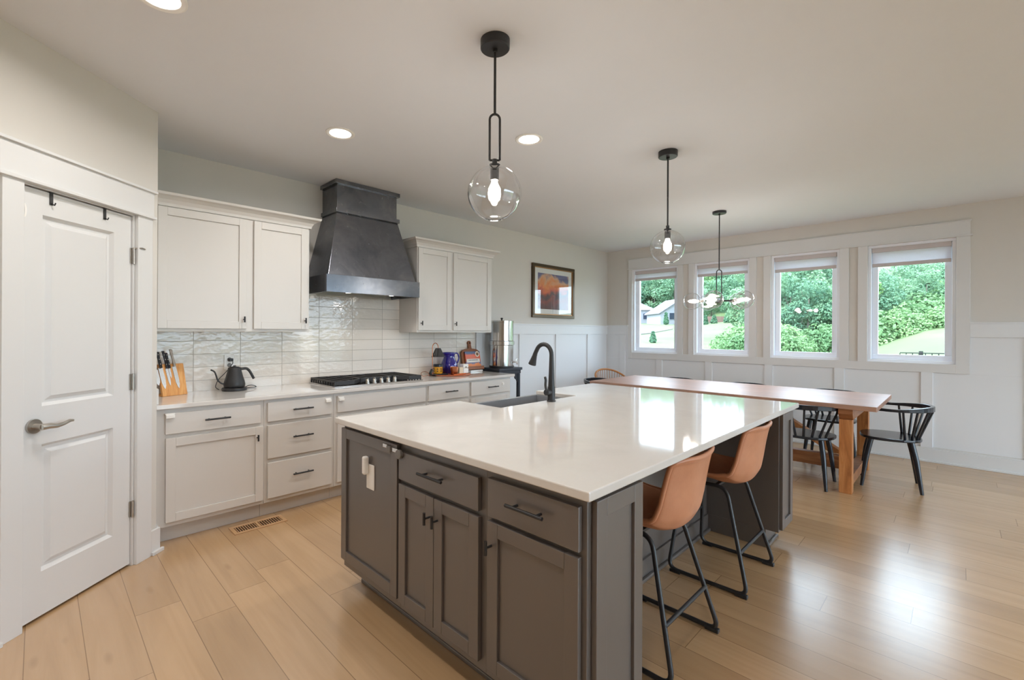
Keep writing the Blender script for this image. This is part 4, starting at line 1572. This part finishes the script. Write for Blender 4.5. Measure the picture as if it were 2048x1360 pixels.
recessed(.352, 2.252, 'recessed ceiling light cut by the top edge near the pantry')
recessed(1.487, 2.940, 'recessed ceiling light in front of the range hood')
recessed(2.483, 2.100, 'recessed ceiling light right of the near pendant')
for x, y in ((.35, .30), (-1.3, 1.3), (-1.6, -1.4), (.8, -2.2), (3.2, -2.2)):  # extra downlights behind the view, added to brighten the interior
    recessed(x, y, 'recessed ceiling light added out of view to brighten the room', power=30)


def globe(mb, c, r, n=28, hole=.30, stretch=1.0, axis=None):
    """open-bottomed blown globe"""
    prof = []
    h = 22
    for k in range(h + 1):
        t = pi * (.06 + (1 - .06 - hole / pi) * k / h)
        prof.append((r * math.sin(t), r * math.cos(t) * stretch))
    mb.lathe(prof, c, n, False)


def loop_link(mb, c, z0, z1, hw, r, ang):
    ux, uy = math.cos(ang), math.sin(ang)
    pts = []
    for k in range(9):
        a = pi * k / 8
        pts.append((c[0] + ux * hw * math.cos(a), c[1] + uy * hw * math.cos(a), z1 - hw + hw * math.sin(a)))
    pts = [(c[0] + ux * hw, c[1] + uy * hw, z0)] + pts + [(c[0] - ux * hw, c[1] - uy * hw, z0)]
    mb.tube(pts, r, 8)


def pendant(x, y, label, ang):
    t = thing('pendant_light', label, 'pendant light', (x, y, ZC), 0, 'globe pendants over the island')
    MB().lathe([(.0, -.0005), (.068, -.0005), (.068, -.040), (.064, -.044), (.012, -.044), (.012, -.058), (.0, -.058)], (x, y, ZC), 36, False).build('canopy', 'black', t, smooth=True)
    MB().cyl((x, y, ZC - .057), (x, y, 2.388), .0062, n=12).build('rod', 'black', t, smooth=True)
    mb = MB()
    loop_link(mb, (x, y), 2.178, 2.392, .0235, .0055, ang)
    ux, uy = math.cos(ang), math.sin(ang)
    mb.tube([(x - ux * .0235, y - uy * .0235, 2.178), (x + ux * .0235, y + uy * .0235, 2.178)], .005, 8)
    mb.build('loop_link', 'black', t, smooth=True)
    MB().lathe([(.0, 2.182), (.012, 2.182), (.012, 2.160), (.026, 2.157), (.026, 2.147), (.021, 2.146), (.021, 2.085), (.0, 2.085)], (x, y, 0), 20, False).build('socket', 'black', t, smooth=True)
    mb = MB()
    globe(mb, (x, y, 2.024), .125, hole=.34)
    mb.build('glass_globe', 'glass', t, smooth='all')
    rim = [(x + .0425 * math.cos(2 * pi * k / 28), y + .0425 * math.sin(2 * pi * k / 28), 2.024 - .125 * math.cos(.34)) for k in range(28)]
    MB().tube(rim, .0022, 6, closed=True).build('glass_rim', 'glass', t, smooth='all')
    MB().lathe([(.0, 2.0845), (.013, 2.0845), (.016, 2.07), (.028, 2.045), (.030, 2.02), (.025, 1.995), (.0, 1.982)], (x, y, 0), 18, False).build('bulb', 'bulbglow', t, smooth='all')
    lamp('POINT', 'pendant_bulb', (x, y, 1.955), 24 * LAMP, WARM, shadow_soft_size=.03)


VR = math.atan2(-math.cos(YAW), math.sin(YAW))
pendant(1.528, 1.500, 'clear globe pendant over the near half of the island', VR)
pendant(3.396, 1.516, 'clear globe pendant over the far half of the island', VR + R(66))

cx_, cy_ = 5.481, 1.861
cl = thing('chandelier', 'black chandelier with five small glass globes over the dining table', 'chandelier', (cx_, cy_, ZC))
MB().lathe([(.0, -.0005), (.070, -.0005), (.070, -.024), (.066, -.028), (.010, -.028), (.010, -.042), (.0, -.042)], (cx_, cy_, ZC), 36, False).build('canopy', 'black', cl, smooth=True)
MB().cyl((cx_, cy_, ZC - .041), (cx_, cy_, 2.082), .0058, n=12).build('rod', 'black', cl, smooth=True)
mb = MB()
loop_link(mb, (cx_, cy_), 1.762, 2.086, .0285, .0055, VR)
mb.build('loop_link', 'black', cl, smooth=True)
MB().lathe([(.0, 1.772), (.034, 1.772), (.034, 1.755), (.020, 1.752), (.020, 1.728), (.034, 1.726), (.034, 1.716), (.0, 1.716)], (cx_, cy_, 0), 20, False).build('hub', 'black', cl, smooth=True)
fwd = Vector((math.cos(YAW), math.sin(YAW), 0))
rgt = Vector((math.sin(YAW), -math.cos(YAW), 0))
for k in range(5):
    a = R(16 + 72 * k)
    d = rgt * math.cos(a) + fwd * math.sin(a)
    c0 = Vector((cx_, cy_, 1.740))
    MB().tube([c0 + d * .018, c0 + d * .155], .0055, 10).build('arm', 'black', cl, smooth=True)
    MB().tube([c0 + d * .1555, c0 + d * .205], [.014, .015], 14).build('socket', 'nickel', cl, smooth=True)
    ctr = c0 + d * .272
    # globe opens outward: lathe about the arm axis
    zx = d
    xx = Vector((0, 0, 1))
    yx = zx.cross(xx)
    G = Matrix.Identity(4)
    G.col[0][:3], G.col[1][:3], G.col[2][:3], G.col[3][:3] = xx, yx, -zx, ctr
    mb = MB(G)
    globe(mb, (0, 0, 0), .095, hole=.42)
    mb.build('glass_globe', 'glass', cl, smooth='all')
    MB(G).lathe([(.0, .066), (.011, .066), (.012, .05), (.020, .030), (.021, .012), (.016, -.004), (.0, -.011)], (0, 0, 0), 16, False).build('bulb', 'bulbglow', cl, smooth='all')
    lamp('POINT', 'chandelier_bulb', tuple(ctr - d * -.05), 10.0 * LAMP, WARM, shadow_soft_size=.03)

# ================================================================== OUTSIDE
FX, FY = math.cos(YAW), math.sin(YAW)


def at(px, d):
    u = (px - 959.96) / 920.5
    return FX * d + math.sin(YAW) * u * d, FY * d - math.cos(YAW) * u * d


def sst(a, b, x):
    t = max(0.0, min(1.0, (x - a) / (b - a)))
    return t * t * (3 - 2 * t)


def ground(X, Y):
    if X < 7.2:
        return -.30
    d = FX * X + FY * Y
    th = math.degrees(math.atan2(Y, X))
    s = .060 + .085 * (1 - sst(0.0, 8.0, th))
    e = max(0.0, (X - 7.2)) * max(.5, d / X)
    edge = 22 + 53 * sst(14.5, 18, th) + 25 * sst(19, 21, th)
    s2 = .050 - .016 * sst(18, 22, th)
    e1 = min(e, edge)
    return -.30 + s * min(e1, 23) + s2 * max(0.0, e1 - 23) + .22 * max(0.0, e - edge)


mb = MB()
xs = [-14, -8, -4, 0, 4, 7.2] + [7.2 + 1.2 * k for k in range(1, 40)] + [56 + 4 * k for k in range(16)]
yy_ = [-40 + 2.5 * k for k in range(14)] + [-5 + 1.0 * k for k in range(50)] + [45 + 4 * k for k in range(14)]
vs = [(x, y, ground(x, y)) for y in yy_ for x in xs]
nx = len(xs)
fs = [(j * nx + i, j * nx + i + 1, (j + 1) * nx + i + 1, (j + 1) * nx + i) for j in range(len(yy_) - 1) for i in range(nx - 1)]
mb.add(vs, fs)
struct(mb.build('lawn', 'lawn', smooth='all', recalc=False), 'sloping pale lawn outside')


mb = MB()
mb.box(-11, 7.1, -14, YR - .21, -.295, -.10)  # slab out of view, added so less green bounces off the lawn
struct(mb.build('unseen_slab', 'drive'), 'grey slab added out of view to cut green bounce light')


def leaf_mesh(name, seed, blobs, n, size, mat):
    rnd = random.Random(seed)
    vs, fs = [], []
    tot = sum(b[3] ** 2 for b in blobs)
    for bx, by, bz, br in blobs:
        for _ in range(int(n * br * br / tot)):
            while True:
                v = Vector((rnd.uniform(-1, 1), rnd.uniform(-1, 1), rnd.uniform(-1, 1)))
                if .2 < v.length < 1:
                    break
            v = v.normalized() * br * rnd.uniform(.72, 1.04)
            c = Vector((bx, by, bz)) + Vector((v.x, v.y, v.z * .85))
            nn = (v.normalized() + Vector((rnd.uniform(-.8, .8), rnd.uniform(-.8, .8), rnd.uniform(-.5, 1.0)))).normalized()
            t1 = nn.orthogonal().normalized()
            t1 = Matrix.Rotation(rnd.uniform(0, 2 * pi), 3, nn) @ t1
            t2 = nn.cross(t1)
            s = size * rnd.uniform(.6, 1.3)
            b = len(vs)
            vs += [c - t1 * s, c + t2 * s * .55 + nn * s * .1, c + t1 * s, c - t2 * s * .55 + nn * s * .1]
            fs.append((b, b + 1, b + 2, b + 3))
    mb = MB()
    mb.add(vs, fs)
    return mb


def tree_proto(name, label, seed, mat, h=9.0, rad=2.6, n=3600, size=.20, cat='tree', group='trees of the wooded hillside'):
    rnd = random.Random(seed)
    t = thing(name, label, cat, (0, 0, -50), 0, group)
    t.location = (0, 0, 0)
    bl = []
    for k in range(13):
        z = h * rnd.uniform(.28, .92)
        q = rad * (1 - abs(z / h - .5) * 1.1)
        a = rnd.uniform(0, 2 * pi)
        bl.append((q * .75 * math.cos(a), q * .75 * math.sin(a), z, rnd.uniform(.32, .55) * rad))
    leaf_mesh('c', seed, bl, n, size, mat).build('crown', mat, t, recalc=False)
    mb = MB()
    mb.tube([(0, 0, -.4), (.1, .05, h * .35), (.0, .1, h * .75)], [.17, .13, .05], 8)
    for k in range(5):
        b = bl[k]
        mb.tube([(.05, .05, h * (.3 + .08 * k)), (b[0] * .8, b[1] * .8, b[2])], [.06, .02], 6)
    mb.build('trunk', 'bark', t, smooth=True)
    return t


protos = [tree_proto('woodland_tree', 'broadleaf tree in the dense green woods outside the windows', 11, 'leaf_dark'),
          tree_proto('woodland_tree', 'broadleaf tree in the dense green woods outside the windows', 23, 'leaf_dark', 10, 3.0),
          tree_proto('woodland_tree', 'broadleaf tree in the dense green woods outside the windows', 37, 'leaf_light', 8, 2.4)]
rt = random.Random(5)
used = set()


PTOP = (9.6, 10.8, 8.5)


def plant(k, px, d, f, sink=.1):
    """a tree whose top ends a little above the heads of the windows, f scales that height"""
    X, Y = at(px, d)
    z = ground(X, Y) - sink
    s = f * (HC + 150 / 920 * d - z) / PTOP[k]
    p = protos[k]
    if k not in used:
        used.add(k)
        o = p
        o.location = (X, Y, z)
        o.rotation_euler = (0, 0, rt.uniform(0, 6.28))
    else:
        o = dup(p, (X, Y, z), rt.uniform(0, 6.28), p['label'])
    o.scale = (s, s, s)
    return o


# woods right of the lawn: three rows
for d, step, s0 in ((23, 44, .82), (26.5, 42, .98), (31, 40, 1.02)):
    px = 1492 + rt.uniform(0, 20) + (10 if d > 25 else 26)
    while px < 2060:
        plant(rt.choice([0, 1, 0, 2]), px, d + rt.uniform(-1, 1.5), s0 * rt.uniform(.90, 1.08))
        px += step * rt.uniform(.8, 1.2)
# far woods behind the houses and behind the open lawn
for pa, pb, rows in ((1266, 1400, ((103, 22, .84), (114, 24, .95), (126, 26, 1.03))), (1392, 1500, ((80, 28, .80), (89, 28, .95), (99, 28, 1.03)))):
    for d, step, s0 in rows:
        px = pa
        while px < pb:
            plant(rt.choice([0, 1, 1, 2]), px, d + rt.uniform(-2, 3), s0 * rt.uniform(.88, 1.06))
            px += step * rt.uniform(.8, 1.2)

# brush along the edge of the woods
bp = thing('shrub', 'leafy shrub in the brush along the edge of the woods', 'shrub', (0, 0, 0), 0, 'brush along the woods')
rb = random.Random(8)
leaf_mesh('c', 3, [(rb.uniform(-.8, .8), rb.uniform(-.8, .8), rb.uniform(.25, .95), rb.uniform(.4, .7)) for _ in range(9)], 3000, .075, 'leaf_brush').build('foliage', 'leaf_brush', bp, recalc=False)
first = True
for d0, hi in ((0, 1.0), (1.3, 1.35)):
    px = 1500 if d0 == 0 else 1486
    while px < 2050:
        d = 20.2 + d0 + rb.uniform(-.3, .3) - (0 if px > 1600 else 0.6)
        X, Y = at(px, d)
        s = rb.uniform(.75, 1.1) * hi
        if first:
            o = bp
            o.location = (X, Y, ground(X, Y) - .15)
            first = False
        else:
            o = dup(bp, (X, Y, ground(X, Y) - .15), rb.uniform(0, 6), bp['label'])
        o.scale = (s, s, s)
        px += rb.uniform(36, 52)


def conifer(px, d, h, r, label):
    X, Y = at(px, d)
    z = ground(X, Y)
    t = thing('evergreen_shrub', label, 'shrub', (X, Y, z))
    bl = [(0, 0, h * (.18 + .16 * k), r * (1.0 - .14 * k)) for k in range(5)]
    m = leaf_mesh('c', int(px), bl, 900, .07 * max(1, d / 25), 'leaf_fir')
    m.v = [v + Vector((X, Y, z)) for v in m.v]
    m.build('foliage', 'leaf_fir', t, recalc=False)
    MB().tube([(X, Y, z - .05), (X, Y, z + h * .6)], .05, 8).build('stem', 'bark', t)


conifer(1306, 26, .72, .17, 'small pointed evergreen on the lawn before the pale houses')
conifer(1411, 66, 1.5, .30, 'slim evergreen at the left end of the pink stone wall')
conifer(1428, 66, 1.25, .40, 'round evergreen before the middle of the pink stone wall')
conifer(1455, 65, 1.45, .50, 'large evergreen at the right end of the pink stone wall')
conifer(1332, 80, 2.4, .40, 'tall evergreen at the corner of the gabled house')


def wallbox(name, p0, p1, z0, h, thick, mat, parent=None):
    a, b = Vector((p0[0], p0[1], 0)), Vector((p1[0], p1[1], 0))
    u = (b - a).normalized()
    L = (b - a).length
    m = frame((a.x, a.y, z0), u, (u.y, -u.x, 0))
    return MB(m).box(0, L, -thick, 0, 0, h).build(name, mat, parent)


z_ = ground(*at(1430, 70))
sw = tag(wallbox('stone_wall', at(1413, 70.5), at(1452, 69.5), z_ - .4, 1.35, .4, 'pinkstone'), 'low pink stone wall on the lawn beyond the second window', 'wall')

# two pale houses


def house(label, px0, px1, d, wall_h, roof_h, deep, gable=False):
    p0, p1 = Vector((*at(px0, d), 0)), Vector((*at(px1, d), 0))
    u = (p1 - p0).normalized()
    L = (p1 - p0).length
    mid = (p0 + p1) / 2
    z = ground(mid.x, mid.y) - .1
    out = Vector((u.y, -u.x, 0))
    if out.dot(Vector((-FX, -FY, 0))) < 0:
        out = -out
    t = thing('house', label, 'house', (mid.x, mid.y, z))
    m = frame((p0.x, p0.y, z), u, out)
    mb = MB(m)
    mb.box(0, L, -deep, 0, -.6, wall_h)
    if gable:
        mb.prism([(0, wall_h + .001), (L, wall_h + .001), (L / 2, wall_h + roof_h - .12)], -deep, 0, 1)
    mb.build('wall', 'siding', t)
    mb = MB(m)
    e = .4
    if gable:
        for s in (0, 1):
            xa, xb = (-e, L / 2) if s == 0 else (L + e, L / 2)
            za = wall_h - e * roof_h / (L / 2)
            mb.add([(xa, e, za), (xb, e, wall_h + roof_h), (xb, -deep - e, wall_h + roof_h), (xa, -deep - e, za),
                    (xa, e, za + .15), (xb, e, wall_h + roof_h + .15), (xb, -deep - e, wall_h + roof_h + .15), (xa, -deep - e, za + .15)],
                   [(0, 3, 2, 1), (4, 5, 6, 7), (0, 1, 5, 4), (1, 2, 6, 5), (2, 3, 7, 6), (3, 0, 4, 7)])
    else:
        r = deep * .5
        mb.add([(-e, e, wall_h), (L + e, e, wall_h), (L + e, -deep - e, wall_h), (-e, -deep - e, wall_h), (r * .8, -r, wall_h + roof_h), (L - r * .8, -r, wall_h + roof_h)],
               [(0, 3, 2, 1), (0, 1, 5, 4), (1, 2, 5), (2, 3, 4, 5), (3, 0, 4)])
    mb.build('roof', 'shingle', t)
    for k in range(3 if not gable else 2):
        x = L * (k + .6) / (3.2 if not gable else 2.2)
        f = MB(m).box(x - .55, x + .55, .0005, .05, .9, 2.3).build('window_frame', 'siding', t)
        MB(m).box(x - .45, x + .45, .051, .06, 1.0, 2.2).build('window_pane', 'houseglass', f)
    return t


house('pale one-storey house with a hipped roof beyond the lawn', 1206, 1310, 97, 2.9, 2.4, 8)
house('pale gabled house right of the hipped one beyond the lawn', 1321, 1404, 85, 2.3, 2.5, 7, gable=True)
# concrete drive
mb = MB()
pts0 = [at(px, d0) for px, d0 in ((1262, 33), (1300, 37), (1345, 50))]
pts1 = [at(px, d0) for px, d0 in ((1262, 44), (1300, 50), (1345, 60))]
vs = [(x, y, ground(x, y) + .04) for x, y in pts0 + pts1]
mb.add(vs, [(0, 1, 4, 3), (1, 2, 5, 4)])
tag(mb.build('driveway', 'drive', solid=.06), 'pale concrete driveway before the houses', 'driveway')

# black metal fence at the right
fn_ = thing('metal_fence', 'black metal picket fence at the foot of the rightmost window view', 'fence', (*at(1860, 9), 0))
f0, f1 = Vector((*at(1800, 9.3), 0)), Vector((*at(1960, 8.7), 0))
u = (f1 - f0).normalized()
L = (f1 - f0).length
zf = 1.012
mf = frame(f0, u, (u.y, -u.x, 0))
mb = MB(mf)
mb.box(0, L, -.012, .012, zf - .02, zf)
mb.box(0, L, -.012, .012, zf - .70, zf - .68)
mb.build('rail', 'black', fn_)
mb = MB(mf)
k = 0.0
while k < L:
    mb.box(k - .007, k + .007, -.007, .007, zf - .80, zf - .0201)
    k += .095
mb.build('picket_bars', 'black', fn_)
kx = (Vector((*at(1844, 9.1), 0)) - f0).dot(u)
MB(mf).box(kx - .03, kx + .03, -.045, -.0125, zf - 1.1, zf + .03).build('post', 'black', fn_)
